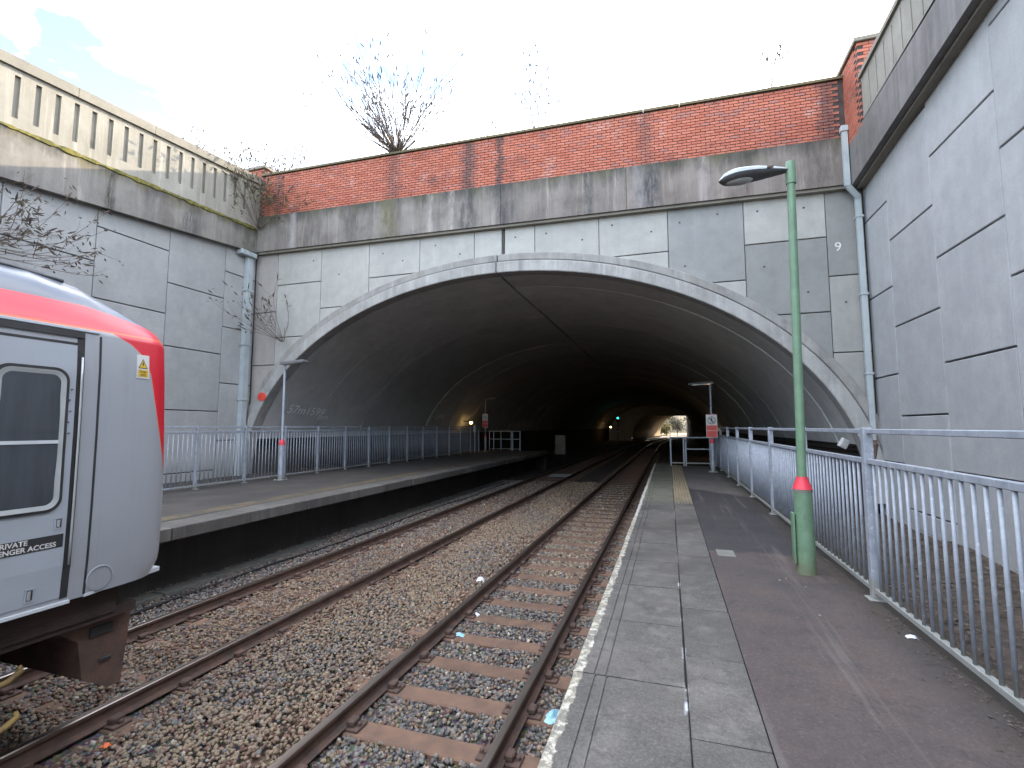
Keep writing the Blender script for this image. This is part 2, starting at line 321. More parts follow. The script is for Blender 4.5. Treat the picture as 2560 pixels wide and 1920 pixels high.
# ------------------------------------------------------------------ mesh helpers
class MB:
    def __init__(s): s.v = []; s.f = []; s.mi = []
    def add(s, vs, fs, m=0):
        o = len(s.v); s.v += [tuple(p) for p in vs]; s.f += [tuple(i + o for i in f) for f in fs]; s.mi += [m] * len(fs); return s
    def hexa(s, p, m=0):     # 8 corners: bottom ring 0-3 ccw seen from above, top ring 4-7
        return s.add(p, [(3, 2, 1, 0), (4, 5, 6, 7), (0, 1, 5, 4), (1, 2, 6, 5), (2, 3, 7, 6), (3, 0, 4, 7)], m)
    def box(s, x0, x1, y0, y1, z0, z1, m=0):
        return s.hexa([(x0, y0, z0), (x1, y0, z0), (x1, y1, z0), (x0, y1, z0), (x0, y0, z1), (x1, y0, z1), (x1, y1, z1), (x0, y1, z1)], m)
    def cbox(s, x0, x1, y0, y1, z0, z1, c=.006, m=0):   # box with every edge chamfered
        X = [x0, x1]; Y = [y0, y1]; Z = [z0, z1]; vs = []; idx = {}
        for i in (0, 1):
            for j in (0, 1):
                for k in (0, 1):
                    sx, sy, sz = (c, -c)[i], (c, -c)[j], (c, -c)[k]
                    for a, d in enumerate(((0, sy, sz), (sx, 0, sz), (sx, sy, 0))):
                        idx[i, j, k, a] = len(vs); vs.append((X[i] + d[0], Y[j] + d[1], Z[k] + d[2]))
        I = lambda i, j, k, a: idx[i, j, k, a]
        fs = []
        for i in (0, 1):
            fs.append([I(i, 0, 0, 0), I(i, 1, 0, 0), I(i, 1, 1, 0), I(i, 0, 1, 0)][::1 if i else -1])
            fs.append([I(0, i, 0, 1), I(0, i, 1, 1), I(1, i, 1, 1), I(1, i, 0, 1)][::1 if i else -1])
            fs.append([I(0, 0, i, 2), I(1, 0, i, 2), I(1, 1, i, 2), I(0, 1, i, 2)][::1 if i else -1])
        for p in (0, 1):
            for q in (0, 1):
                fs.append([I(p, q, 0, 0), I(p, q, 0, 1), I(p, q, 1, 1), I(p, q, 1, 0)]); fs.append([I(p, 0, q, 0), I(p, 1, q, 0), I(p, 1, q, 2), I(p, 0, q, 2)]); fs.append([I(0, p, q, 1), I(1, p, q, 1), I(1, p, q, 2), I(0, p, q, 2)])
        for i in (0, 1):
            for j in (0, 1):
                for k in (0, 1): fs.append([I(i, j, k, 0), I(i, j, k, 1), I(i, j, k, 2)])
        return s.add(vs, fs, m)
    def prism(s, pts, off, m=0):      # polygon pts (3D) swept by off
        n = len(pts); off = Vector(off); a = [Vector(p) for p in pts]
        vs = a + [p + off for p in a]
        fs = [tuple(range(n))[::-1], tuple(range(n, 2 * n))] + [(i, (i + 1) % n, n + (i + 1) % n, n + i) for i in range(n)]
        return s.add(vs, fs, m)
    def tube(s, path, rad, n=8, m=0, cap=True):
        path = [Vector(p) for p in path]; k = len(path); vs = []; fs = []
        rad = rad if isinstance(rad, (list, tuple)) else [rad] * k
        u = None
        for i, p in enumerate(path):
            d = (path[min(i + 1, k - 1)] - path[max(i - 1, 0)]).normalized()
            if u is None: u = d.orthogonal().normalized()
            u = (u - d * u.dot(d)).normalized(); w_ = d.cross(u)
            for j in range(n):
                a = 2 * math.pi * j / n; vs.append(p + (u * math.cos(a) + w_ * math.sin(a)) * rad[i])
        for i in range(k - 1):
            for j in range(n): fs.append((i * n + j, i * n + (j + 1) % n, (i + 1) * n + (j + 1) % n, (i + 1) * n + j))
        if cap: fs += [tuple(range(n))[::-1], tuple(range((k - 1) * n, k * n))]
        return s.add(vs, fs, m)
    def lathe(s, c, prof, n=20, m=0):   # prof: (r, z)
        vs = []; fs = []
        for r, z in prof:
            for j in range(n): a = 2 * math.pi * j / n; vs.append((c[0] + r * math.cos(a), c[1] + r * math.sin(a), c[2] + z))
        for i in range(len(prof) - 1):
            for j in range(n): fs.append((i * n + j, i * n + (j + 1) % n, (i + 1) * n + (j + 1) % n, (i + 1) * n + j))
        fs += [tuple(range(n))[::-1], tuple(range((len(prof) - 1) * n, len(prof) * n))]
        return s.add(vs, fs, m)
    def mesh(s, name, mats, smooth=False):
        me = bpy.data.meshes.new(name); me.from_pydata([tuple(v) for v in s.v], [], s.f)
        for mt in (mats if isinstance(mats, (list, tuple)) else [mats]): me.materials.append(M[mt] if isinstance(mt, str) else mt)
        me.polygons.foreach_set('material_index', s.mi)
        if smooth: me.polygons.foreach_set('use_smooth', [True] * len(me.polygons)); 
        me.update(); return me
    def build(s, name, mats, parent=None, smooth=False, auto=None):
        me = s.mesh(name, mats, smooth or auto is not None)
        if auto is not None: me.set_sharp_from_angle(angle=R(auto))
        return place(name, me, parent)
def place(name, me, parent=None, loc=None, tone=None):
    o = bpy.data.objects.new(name, me); COL.objects.link(o)
    if loc is not None: o.location = loc
    if parent is not None:
        o.parent = parent; o.matrix_parent_inverse = Matrix.Translation(-Vector(parent['o']))
    if tone is not None: o.color = tone if isinstance(tone, tuple) else (tone, tone, tone, 1)
    o['o'] = (0.0, 0.0, 0.0)
    return o
def tag(o, label, cat=None, group=None, kind=None):
    o['label'] = label
    if cat: o['category'] = cat
    if group: o['group'] = group
    if kind: o['kind'] = kind
    return o
def thing(name, loc, label, cat, group=None, kind=None):
    o = bpy.data.objects.new(name, None); COL.objects.link(o); o.location = loc; o['o'] = tuple(loc); o.empty_display_size = .2
    return tag(o, label, cat, group, kind)
def textmesh(body, size, fn, bold=0.0, align='LEFT', extrude=0):
    cu = bpy.data.curves.new('lettering', 'FONT'); cu.body = body; cu.size = size; cu.offset = bold; cu.align_x = align; cu.resolution_u = 3
    o = bpy.data.objects.new('lettering', cu); COL.objects.link(o)
    dg = bpy.context.evaluated_depsgraph_get(); me = bpy.data.meshes.new_from_object(o.evaluated_get(dg))
    bpy.data.objects.remove(o); bpy.data.curves.remove(cu)
    for v in me.vertices: v.co = fn(v.co.x, v.co.y)
    me.materials.clear(); me.update(); return me
def poly_inset(pts, d):
    n = len(pts); out = []
    for i in range(n):
        p0, p1, p2 = Vector(pts[i - 1]), Vector(pts[i]), Vector(pts[(i + 1) % n])
        e1 = (p1 - p0).normalized(); e2 = (p2 - p1).normalized()
        n1 = Vector((-e1.y, e1.x)); n2 = Vector((-e2.y, e2.x)); b = n1 + n2
        if b.length < 1e-6: b = n1
        b = b.normalized(); k = d / max(.35, b.dot(n1)); out.append(p1 + b * k)
    return out
def slab(mb, pts, fr, depth, ch=.012, m=0):    # ccw outline (a,b) -> chamfered slab; fr(a,b,c): c is the distance out of the face, 0 at the front
    n = len(pts); ins = poly_inset(pts, ch)
    vs = [fr(p[0], p[1], 0) for p in ins] + [fr(p[0], p[1], -ch) for p in pts] + [fr(p[0], p[1], -depth) for p in pts]
    fs = [tuple(range(n))]
    for i in range(n):
        j = (i + 1) % n; fs += [(n + i, n + j, j, i), (2 * n + i, 2 * n + j, n + j, n + i)]
    return mb.add(vs, fs, m)
def off(y): return max(0.0, y - 62.0) ** 2 / (2 * 470.0)      # the line bends away beyond 60 m

# ------------------------------------------------------------------ ground and earth
PY = 12.8                       # face of the tunnel portal
XL, XR = -13.25, 4.4            # faces of the two retaining walls
g = MB(); g.add([(-700, -400, -.42), (700, -400, -.42), (700, 1100, -.42), (-700, 1100, -.42)], [(0, 1, 2, 3)])
M['dry_grass'] = simple('dry grass ground', (.34, .25, .11), (.24, .18, .08), .6, .95, bump=.5, bscale=8)
o = g.build('ground', 'dry_grass'); o['kind'] = 'structure'
g = MB()   # earth held back by the walls and lying over the tunnel
g.box(-160, XL - .16, -60, 141, -.4, 8.3); g.box(XR + .16, 160, -60, 141, -.4, 7.9); g.box(XL - .15, XR + .15, 13.25, 141, 8.0, 9.0)
o = g.build('terrain', 'soil'); o['kind'] = 'structure'
g = MB()
ys = [-20, 0, 20, 40, 60, 75, 90, 105, 120, 135, 150, 170, 190]
for a, b in zip(ys[:-1], ys[1:]):
    for x0, x1, z0, z1 in ((-8.6, -6.9, -.17, -.19), (-6.9, -2.9, -.19, -.205), (-2.9, -.55, -.205, -.24)):
        g.add([(x0 + off(a), a, z0), (x1 + off(a), a, z1), (x1 + off(b), b, z1), (x0 + off(b), b, z0)], [(0, 1, 2, 3)])
for a, b in zip(ys[:-1], ys[1:]):
    if a >= 20:
        g.add([(-13 + off(a), a, -.2), (-8.6 + off(a), a, -.17), (-8.6 + off(b), b, -.17), (-13 + off(b), b, -.2)], [(0, 1, 2, 3)])
        g.add([(-.55 + off(a), a, -.24), (4.4 + off(a), a, -.2), (4.4 + off(b), b, -.2), (-.55 + off(b), b, -.24)], [(0, 1, 2, 3)])
o = g.build('track_bed', 'bed'); o['kind'] = 'structure'

# ------------------------------------------------------------------ ballast stones (uncountable): one mesh
def ballast():
    t = (1 + 5 ** .5) / 2
    iv = np.array([(-1, t, 0), (1, t, 0), (-1, -t, 0), (1, -t, 0), (0, -1, t), (0, 1, t), (0, -1, -t), (0, 1, -t), (t, 0, -1), (t, 0, 1), (-t, 0, -1), (-t, 0, 1)], float); iv /= np.linalg.norm(iv[0])
    fi = np.array([(0, 11, 5), (0, 5, 1), (0, 1, 7), (0, 7, 10), (0, 10, 11), (1, 5, 9), (5, 11, 4), (11, 10, 2), (10, 7, 6), (7, 1, 8), (3, 9, 4), (3, 4, 2), (3, 2, 6), (3, 6, 8), (3, 8, 9), (4, 9, 5), (2, 4, 11), (6, 2, 10), (8, 6, 7), (9, 8, 1)])
    protos = []
    for k in range(24):
        s = iv * (1 + rng.uniform(-.28, .28, (12, 1))) * np.array([1, rng.uniform(.65, .95), rng.uniform(.5, .8)])
        protos.append(s)
    protos = np.array(protos)
    P = []
    def scatter(x0, x1, y0, y1, dens, s0, s1, zone):
        n = int((x1 - x0) * (y1 - y0) * dens); P.append(np.column_stack([rng.uniform(x0, x1, n), rng.uniform(y0, y1, n), rng.uniform(s0, s1, n), np.full(n, zone)]))
    for (y0, y1, k) in ((2.2, 6, 1.0), (6, 10, .85), (10, 15, .55), (15, 24, .28)):
        f = 1 / math.sqrt(k)
        scatter(-1.33, -.62, y0, y1, 900 * k, .018 * f, .034 * f, 0); scatter(-2.86, -1.46, y0, y1, 950 * k, .017 * f, .031 * f, 1)
        scatter(-4.96, -2.98, y0, y1, 1050 * k, .016 * f, .031 * f, 2); scatter(-6.54, -5.06, y0, y1, 900 * k, .018 * f, .034 * f, 3)
        scatter(-8.4, -6.66, y0, y1, 800 * k, .014 * f, .028 * f, 4)
    A = np.vstack(P)
    x, y, s, zn = A.T
    # clear the sleepers of the near track, half bury those of the far one
    ph = (y - SL0 + SLP / 2) % SLP - SLP / 2
    near = (x > -3.45) & (x < -.9); on = near & (np.abs(ph) < .115) & (x < -1.2) & (x > -3.1)
    keep = ~on | (rng.uniform(size=len(x)) < .02)
    ph2 = (y - SL0 - .05 + SLP / 2) % SLP - SLP / 2
    pad = (x < -6.28) & (x > -6.62) & (np.abs(ph2) < .13); keep &= ~pad
    x, y, s, zn = x[keep], y[keep], s[keep], zn[keep]; n = len(x)
    base = np.select([zn == 0, zn == 1, zn == 2, zn == 3, zn == 4], [-.225, -.205, -.165, -.185, -.175]) + .03 * np.sin(x * 2.1 + y * .9) * (zn == 2) + rng.uniform(-.012, .018, n)
    base = base + np.where(zn == 2, -.03 * np.clip(1 - np.minimum(np.abs(x + 2.98), np.abs(x + 4.96)) / .3, 0, 1), 0)
    pid = rng.integers(0, 24, n)
    ang = rng.uniform(0, 2 * math.pi, (n, 3)) * np.array([1, .12, .12])
    ca, sa = np.cos(ang[:, 0]), np.sin(ang[:, 0]); cb, sb = np.cos(ang[:, 1]), np.sin(ang[:, 1])
    v = protos[pid] * s[:, None, None]
    vx = v[:, :, 0] * cb[:, None] + v[:, :, 2] * sb[:, None]; vz = -v[:, :, 0] * sb[:, None] + v[:, :, 2] * cb[:, None]; vy = v[:, :, 1]
    wx = vx * ca[:, None] - vy * sa[:, None]; wy = vx * sa[:, None] + vy * ca[:, None]
    W = np.stack([wx + x[:, None], wy + y[:, None], vz + base[:, None]], -1).reshape(-1, 3)
    Fc = (fi[None] + (np.arange(n) * 12)[:, None, None]).reshape(-1)
    tan = np.array([.26, .195, .135]); gry = np.array([.185, .172, .158]); dkg = np.array([.12, .112, .108]); rst = np.array([.165, .10, .072]); pale = np.array([.42, .38, .31])
    # tints drift over the ground in broad patches
    patch = np.clip(.5 + .5 * np.sin(x * 1.7 + np.sin(y * .8) * 1.5) * np.cos(y * .55 + x * .6), 0, 1)
    u = rng.uniform(size=n)
    pt = np.select([zn == 0, zn == 1, zn == 2, zn == 3, zn == 4], [.3, .2, .85, .55, .2]) * (.55 + .9 * patch)
    pt = np.clip(pt + np.where((zn == 1) & (y > 9), .45, 0), 0, .95)
    c = np.where((u < pt)[:, None], tan, np.where((u < pt + (1 - pt) * .55)[:, None], gry, dkg))
    rr = rng.uniform(size=n); c = np.where((rr < .13 + .25 * ((zn == 3) | ((zn == 2) & (np.minimum(np.abs(x + 2.98), np.abs(x + 4.96)) < .45))))[:, None], rst, c)
    c = np.where((rng.uniform(size=n) < np.where(zn == 1, .022, .008))[:, None], pale, c)
    c = np.where((zn == 4)[:, None], c * 1.25 + .03, c * .92)
    c = c * rng.uniform(.72, 1.15, (n, 1)) * (1 + rng.uniform(-.06, .06, (n, 3)))
    me = bpy.data.meshes.new('ballast'); nv = len(W); nf = n * 20
    me.vertices.add(nv); me.vertices.foreach_set('co', W.astype(np.float32).ravel())
    me.loops.add(nf * 3); me.loops.foreach_set('vertex_index', Fc.astype(np.int32))
    me.polygons.add(nf); me.polygons.foreach_set('loop_start', np.arange(0, nf * 3, 3, dtype=np.int32)); me.polygons.foreach_set('loop_total', np.full(nf, 3, dtype=np.int32))
    me.update(calc_edges=True)
    at = me.attributes.new('Col', 'FLOAT_COLOR', 'POINT'); at.data.foreach_set('color', np.column_stack([np.repeat(c, 12, 0), np.ones(nv)]).astype(np.float32).ravel())
    me.materials.append(M['stone'])
    o = place('gravel', me); tag(o, 'loose brown and grey stone ballast around the rails', 'gravel', kind='stuff')
SL0, SLP = 4.05, .685           # first sleeper and pitch
ballast()

# ------------------------------------------------------------------ tracks
def rail_mesh(x, y0, y1, inner):
    prof = [(-.07, -.158), (.07, -.158), (.07, -.148), (.018, -.128), (.009, -.11), (.009, -.052), (.035, -.036), (.036, -.008), (.028, 0), (-.028, 0), (-.036, -.008), (-.035, -.036), (-.009, -.052), (-.009, -.11), (-.018, -.128), (-.07, -.148)]
    st = list(np.arange(y0, 60, 8)) + list(np.arange(60, y1 + .1, 6)); mb = MB(); n = len(prof)
    for i, yy in enumerate(st):
        mb.v += [(x + off(yy) + a, yy, b) for a, b in prof]
    for i in range(len(st) - 1):
        for j in range(n):
            mb.f.append((i * n + j, (i + 1) * n + j, (i + 1) * n + (j + 1) % n, i * n + (j + 1) % n)[::-1]); mb.mi.append(1 if j in (7, 8, 9) else 0)
    mb.f.append(tuple(range(n))); mb.mi.append(0)
    return mb
sl = MB(); sl.cbox(-1.25, 1.25, -.122, .122, -.13, 0, .012); sleeper_me = sl.mesh('sleeper', 'sleeper')
ch = MB(); ch.cbox(-.19, .19, -.085, .085, 0, .022, .006); ch.cbox(-.13, -.05, -.055, .055, .02, .075, .012); ch.cbox(.05, .13, -.055, .055, .02, .075, .012)
for sx in (-.16, .16): ch.lathe((sx, 0, .02), [(.022, 0), (.022, .025), (.012, .034)], 6)
chair_me = ch.mesh('rail_chair', 'chair')
def track(xa, xb, label, ysl, grp):
    t = thing('railway_track', ((xa + xb) / 2, 0, -.3), label, 'railway track')
    for x in (xa, xb): rail_mesh(x, -16, 190, 1).build('rail', ['rust', 'railtop'], t, auto=40)
    for k in range(-3, 88):
        yy = ysl + k * SLP; dx = off(yy)
        s_ = place('sleeper', sleeper_me, t, ((xa + xb) / 2 + dx + random.uniform(-.02, .02), yy, -.180)); s_.rotation_euler = (0, 0, random.uniform(-.008, .008))
        if -2 <= k < 45:
            for x in (xa, xb): place('rail_chair', chair_me, t, (x + dx, yy, -.1795))
    return t
track(-2.91, -1.4, 'rusty railway track with bare brown sleepers beside the reddish asphalt platform', SL0, None)
track(-6.6, -5.02, 'railway track that the train stands on, its sleepers half buried in ballast', SL0 + .05, None)

# ------------------------------------------------------------------ near platform
pf = thing('platform', (0.6, 8, -.3), 'narrow reddish asphalt platform with slab edge and white painted nosing', 'platform', kind='structure')
b = MB(); b.box(-.56, 1.94, -14, 21.6, -.4, .905); b.build('platform_wall', 'plinth', pf)
b = MB(); ys = np.arange(-14, 21.61, .9)
b.add([(x, yy, .948) for yy in (-14, 21.6) for x in (.452, 1.93)], [(0, 1, 3, 2)])
b.add([(.452, -14, .948), (.452, 21.6, .948), (.452, 21.6, .9), (.452, -14, .9)], [(0, 1, 2, 3)])
b.add([(1.93, -14, .948), (1.93, 21.6, .948), (1.93, 21.6, .5), (1.93, -14, .5)], [(3, 2, 1, 0)])
b.add([(1.93, 21.6, .948), (.452, 21.6, .948), (.452, 21.6, .5), (1.93, 21.6, .5)], [(3, 2, 1, 0)])
b.build('asphalt', 'asphalt', pf)
# slabs: a nosing course with two grooves, then a narrow course; each slab its own piece
def nosing(yl):
    mb = MB(); c = .004
    h = .955
    sec = [(-.64, .80), (-.64, h - .012), (-.632, h - .003), (-.615, h), (-.60, h), (-.502, h), (-.499, h - .008), (-.493, h - .008), (-.490, h), (-.428, h), (-.425, h - .008), (-.419, h - .008), (-.416, h), (.055, h), (.060, h - .005), (.060, .80)]
    n = len(sec); vs = [(x, -yl / 2 + .004, z) for x, z in sec] + [(x, yl / 2 - .004, z) for x, z in sec]
    fs = [(j, n + j, n + j + 1, j + 1) for j in range(n - 1)][::1]; fs = [f[::-1] for f in fs]
    fs += [tuple(range(n)), tuple(range(n, 2 * n))[::-1]]
    mi = [0] * (n - 1) + [0, 0]
    mb.v = vs; mb.f = fs; mb.mi = mi
    return mb.mesh('nosing_slab', ['slab', 'white_edge'])
nose_me = nosing(.955)
b = MB(); b.cbox(.068, .445, -.4735, .4735, .80, .953, .005); back_me = b.mesh('paving_slab', 'slab')
for k in range(-3, 20):
    yy = 3.32 + .48 + k * .96
    o = place('nosing_slab', nose_me, pf, (random.uniform(-.006, .006), yy, random.uniform(-.003, .002))); o.rotation_euler = (0, 0, random.uniform(-.003, .003))
for k in range(-3, 9):
    o = place('paving_slab', back_me, pf, (random.uniform(-.002, .002), 2.82 + .48 + k * .96, random.uniform(-.003, .001)))
b = MB(); b.cbox(.068, .445, -.199, .199, .80, .952, .004)
for i in range(6):
    for j in range(6): b.lathe((.1 + i * .062, -.165 + j * .066, .951), [(.018, 0), (.014, .005)], 8)
tac = b.mesh('tactile_slab', 'tactile')
for k in range(27): place('tactile_slab', tac, pf, (0, 11.14 + k * .4, 0))
b = MB(); b.cbox(.54, .75, 6.74, 7.06, .945, .9535, .003); o = b.build('access_cover', 'cover', pf)
# soil strip behind the fence
g = MB(); nx, ny = 10, 60
for j in range(ny + 1):
    for i in range(nx + 1): g.v.append((1.93 + i * (XR + .05 - 1.93) / nx, -14 + j * 26.7 / ny + 0, .62 + .05 * math.sin(i * 1.7 + j * .9) + random.uniform(-.03, .03) + (.12 if i == 0 else 0)))
for j in range(ny):
    for i in range(nx): a = j * (nx + 1) + i; g.f.append((a, a + 1, a + nx + 2, a + nx + 1)); g.mi.append(0)
o = g.build('earth_strip', 'soil'); o['kind'] = 'structure'
def chips(name, label, spots, mat, par=None):
    mb = MB()
    for x, y, z, s_ in spots:
        a = random.uniform(0, 6.28); c, s2 = math.cos(a) * s_, math.sin(a) * s_; k = random.uniform(.25, .7)
        mb.add([(x - c, y - s2, z), (x + s2 * k, y - c * k, z + s_ * random.uniform(.1, .6)), (x + c, y + s2, z + s_ * random.uniform(0, .5)), (x - s2 * k, y + c * k, z + s_ * random.uniform(.1, .5))], [(0, 1, 2, 3)])
    return tag(mb.build(name, mat, par), label, name.replace('_', ' '), kind='stuff')
chips('leaf_litter', 'dead leaves and grit gathered along the foot of the fence', [(1.80 - abs(random.gauss(0, .10)), random.uniform(2.2, 13), .952, random.uniform(.004, .015)) for k in range(1500)], 'rubble')
chips('rubble', 'broken stone and dead leaves on the soil behind the fence', [(random.uniform(1.95, 4.35), random.uniform(1.5, 12.6), .645 + random.uniform(0, .03), random.uniform(.01, .04)) for k in range(4500)], 'rubble')
# ------------------------------------------------------------------ far platform
LZ = 1.0
fp = thing('platform', (-10, 10, -.3), 'wide dark asphalt platform along the far track, its edge overhanging a black void', 'platform', kind='structure')
b = MB(); b.box(-13.2, -8.25, -14, 30.6, -.4, LZ - .05); b.build('platform_wall', 'plinth', fp)
b = MB(); b.box(-13.2, -7.86, -14, 30.6, LZ - .14, LZ); b.build('asphalt', 'asphalt_far', fp)
def worn_line():
    g = NG('worn platform line'); f = g.ramp(g.noise(3.5, 6, .75), .40, .6)
    c = g.mix(f, (.105, .078, .042), (.05, .044, .038)); return g.fin(c, .9)
M['worn_line'] = worn_line()
b = MB(); b.add([(-8.35, -14, LZ + .004), (-7.95, -14, LZ + .004), (-7.95, 30.5, LZ + .004), (-8.35, 30.5, LZ + .004)], [(0, 1, 2, 3)]); b.build('worn_line', 'worn_line', fp)
M['far_coping'] = concrete('far coping stone', (.17, .16, .145), (.10, .095, .088), streak=.6, dark=.3, sscale=5)
b = MB(); b.cbox(-.56, 0, -.738, .738, -.2, 0, .012); cope_me = b.mesh('coping_slab', 'far_coping')
for k in range(-6, 21):
    place('coping_slab', cope_me, fp, (-7.3 + random.uniform(-.012, .012), .5 + k * 1.485, LZ + .008), tone=random.uniform(.75, 1.1))
b = MB(); b.hexa([(-13.2, 30.62, -.4), (-7.5, 30.62, -.4), (-7.5, 35, -.4), (-13.2, 35, -.4), (-13.2, 30.62, LZ - .02), (-7.5, 30.62, LZ - .02), (-7.5, 35, -.1), (-13.2, 35, -.1)]); b.build('end_ramp', 'asphalt_far', fp)
# cable trough in the cess
b = MB()
tr = thing('cable_trough', (-7.9, 9, -.2), 'low concrete cable trough lying in the gravel below the far platform', 'cable trough')
b = MB(); b.cbox(-.15, .15, -.49, .49, -.1, .03, .008); lid_me = b.mesh('trough_lid', 'cover')
for k in range(20):
    if k in (7,): continue
    o = place('trough_lid', lid_me, tr, (-7.92 + random.uniform(-.02, .02), 3.5 + k * 1.0, -.155 + random.uniform(-.012, .012)), tone=.7); o.rotation_euler = (0, 0, random.uniform(-.02, .02))
cb = MB(); cb.tube([(-7.45 + .06 * math.sin(i * .9), 2 + i * 1.0, -.145 + .01 * math.sin(i * 2.3)) for i in range(24)], .022, 7)
tag(cb.build('cable', 'rubber', smooth=True), 'thin black cable lying in the gravel next to the far rail', 'cable')

# ------------------------------------------------------------------ retaining walls
PW, PH = 1.78, 1.79
def wall_panels(root, frame, cols, zfloor, topfn, gv=.008, gh=.013, depth=.13, tones=None, bottomfn=None):
    """cols: (a0, a1, [joint heights]); frame(a,b,c) -> world"""
    for a0, a1, js in cols:
        zs = [zfloor] + sorted([z for z in js if z > zfloor + .1]) + [None]
        for i in range(len(zs) - 1):
            z0 = zs[i]; N = 1
            lo0, hi0 = a0 + gv, a1 - gv
            if bottomfn: N = 14
            aa = [lo0 + (hi0 - lo0) * k / N for k in range(N + 1)]
            top = [(topfn(a) if zs[i + 1] is None else zs[i + 1] - gh) for a in aa]
            bot = [z0 + (gh if i else 0)] * (N + 1)
            if bottomfn: bot = [max(q, bottomfn(a)) for a, q in zip(aa, bot)]
            ok = [t - q > .03 for t, q in zip(top, bot)]
            if not any(ok): continue
            ks = [k for k in range(N + 1) if ok[k]]
            if len(ks) < 2: continue
            k0, k1 = ks[0], ks[-1]
            lo = [(aa[k], bot[k]) for k in range(k0, k1 + 1)]
            # drop collinear bottom points
            if not bottomfn or max(q for _, q in lo) - min(q for _, q in lo) < 1e-6: lo = [lo[0], lo[-1]]
            out = lo + [(aa[k1], top[k1]), (aa[k0], top[k0])]
            clean = [out[0]]
            for p in out[1:]:
                if (Vector(p) - Vector(clean[-1])).length > .02: clean.append(p)
            if len(clean) < 3: continue
            mb = MB(); slab(mb, clean, frame, depth, .01)
            o = mb.build('panel', 'panel', root)
            tn = tones((a0 + a1) / 2, (max(bot) + min(top)) / 2) if tones else random.uniform(.92, 1.06)
            if not isinstance(tn, tuple): tn = (tn, tn, tn, 1)
            o.color = tn
# left-hand wall
wl = thing('retaining_wall', (XL, 6, 0), 'sunlit-topped concrete panel wall with slotted parapet behind the train', 'retaining wall')
def frL(a, b_, c): return (XL + c, a, b_)
def frR(a, b_, c): return (XR - c, -a, b_)
ed = [12.78, 11.6, 9.78, 7.95, 6.15] + [6.15 - 1.8 * k for k in range(1, 12)]
cols = []
for i in range(len(ed) - 1):
    base = 7.47 if i % 2 == 0 else 6.58
    cols.append((ed[i + 1], ed[i], [base - 1.78 * k for k in range(0, 5)]))
zlb = lambda y: 8.40 - .1 * (12.8 - y)
wall_panels(wl, frL, cols, .6, lambda a: zlb(a) + .05, tones=lambda a, z: (lambda q: (q, q, q * 1.01, 1))(random.uniform(.9, 1.07)))
b = MB(); b.box(XL - .15, XL - .07, -14, PY + .4, -.3, 8.45); b.build('wall_core', 'dark_gap', wl)
def sheared(mb, x0, x1, y0, y1, zb, zt, m=0):   # box between two sloping lines zb(y), zt(y)
    return mb.hexa([(x0, y0, zb(y0)), (x1, y0, zb(y0)), (x1, y1, zb(y1)), (x0, y1, zb(y1)), (x0, y0, zt(y0)), (x1, y0, zt(y0)), (x1, y1, zt(y1)), (x0, y1, zt(y1))], m)
u_ = lambda y: 12.8 - y
lz = dict(bt=lambda y: 9.2 - .05 * u_(y), gb=lambda y: 9.73 - .095 * u_(y), gt=lambda y: 10.66 - .093 * u_(y), cb=lambda y: 10.79 - .092 * u_(y), ct=lambda y: 11.03 - .092 * u_(y))
b = MB(); sheared(b, XL - .3, XL + .198, -14, 13.1, zlb, lz['bt']); b.build('ledge_beam', 'beam_left', wl)
b = MB(); sheared(b, XL - .2, XL + .09, -14, 13.05, lambda y: lz['bt'](y) - .1, lz['cb']); b.build('parapet_core', 'parapet', wl)
b = MB(); sheared(b, XL + .08, XL + .165, -14, 12.6, lambda y: lz['bt'](y) - .05, lz['gb']); b.build('lower_band', 'parapet', wl)
b = MB(); sheared(b, XL + .08, XL + .165, -14, 12.6, lz['gt'], lambda y: lz['cb'](y) + .01); b.build('upper_band', 'parapet', wl)
y = 6.05 + .367 * 18 + .05
while y > -13:
    y0 = y - .262
    if y < 12.6:
        b = MB(); sheared(b, XL + .081, XL + .1645, y0, y, lambda q: lz['gb'](q) - .002, lambda q: lz['gt'](q) + .002); b.build('rib', 'parapet', wl)
    y -= .367
b = MB()
for k in range(15):
    y1 = 12.62 - k * 1.8; sheared(b := MB(), XL - .28, XL + .235, y1 - 1.79, y1, lz['cb'], lz['ct']); b.build('coping', 'coping', wl)
b = MB()   # moss along the ledge: a ragged little bank
prev = None
for i in range(360):
    yy = 12.5 - i * .06; r = .02 + .035 * abs(math.sin(i * .37) * math.sin(i * .11 + 1)) + random.uniform(0, .02); zz = lz['bt'](yy)
    ring = [(XL + .15, yy, zz - .01), (XL + .15, yy, zz + r), (XL + .19 + r * .3, yy, zz + r * .8), (XL + .215 + r * .2, yy, zz - r * 1.1), (XL + .2, yy, zz - r * 1.5)]
    o_ = len(b.v); b.v += ring
    if prev is not None:
        for j in range(4): b.f.append((prev + j, prev + j + 1, o_ + j + 1, o_ + j)); b.mi.append(0)
    prev = o_
o = b.build('moss', 'moss', wl)
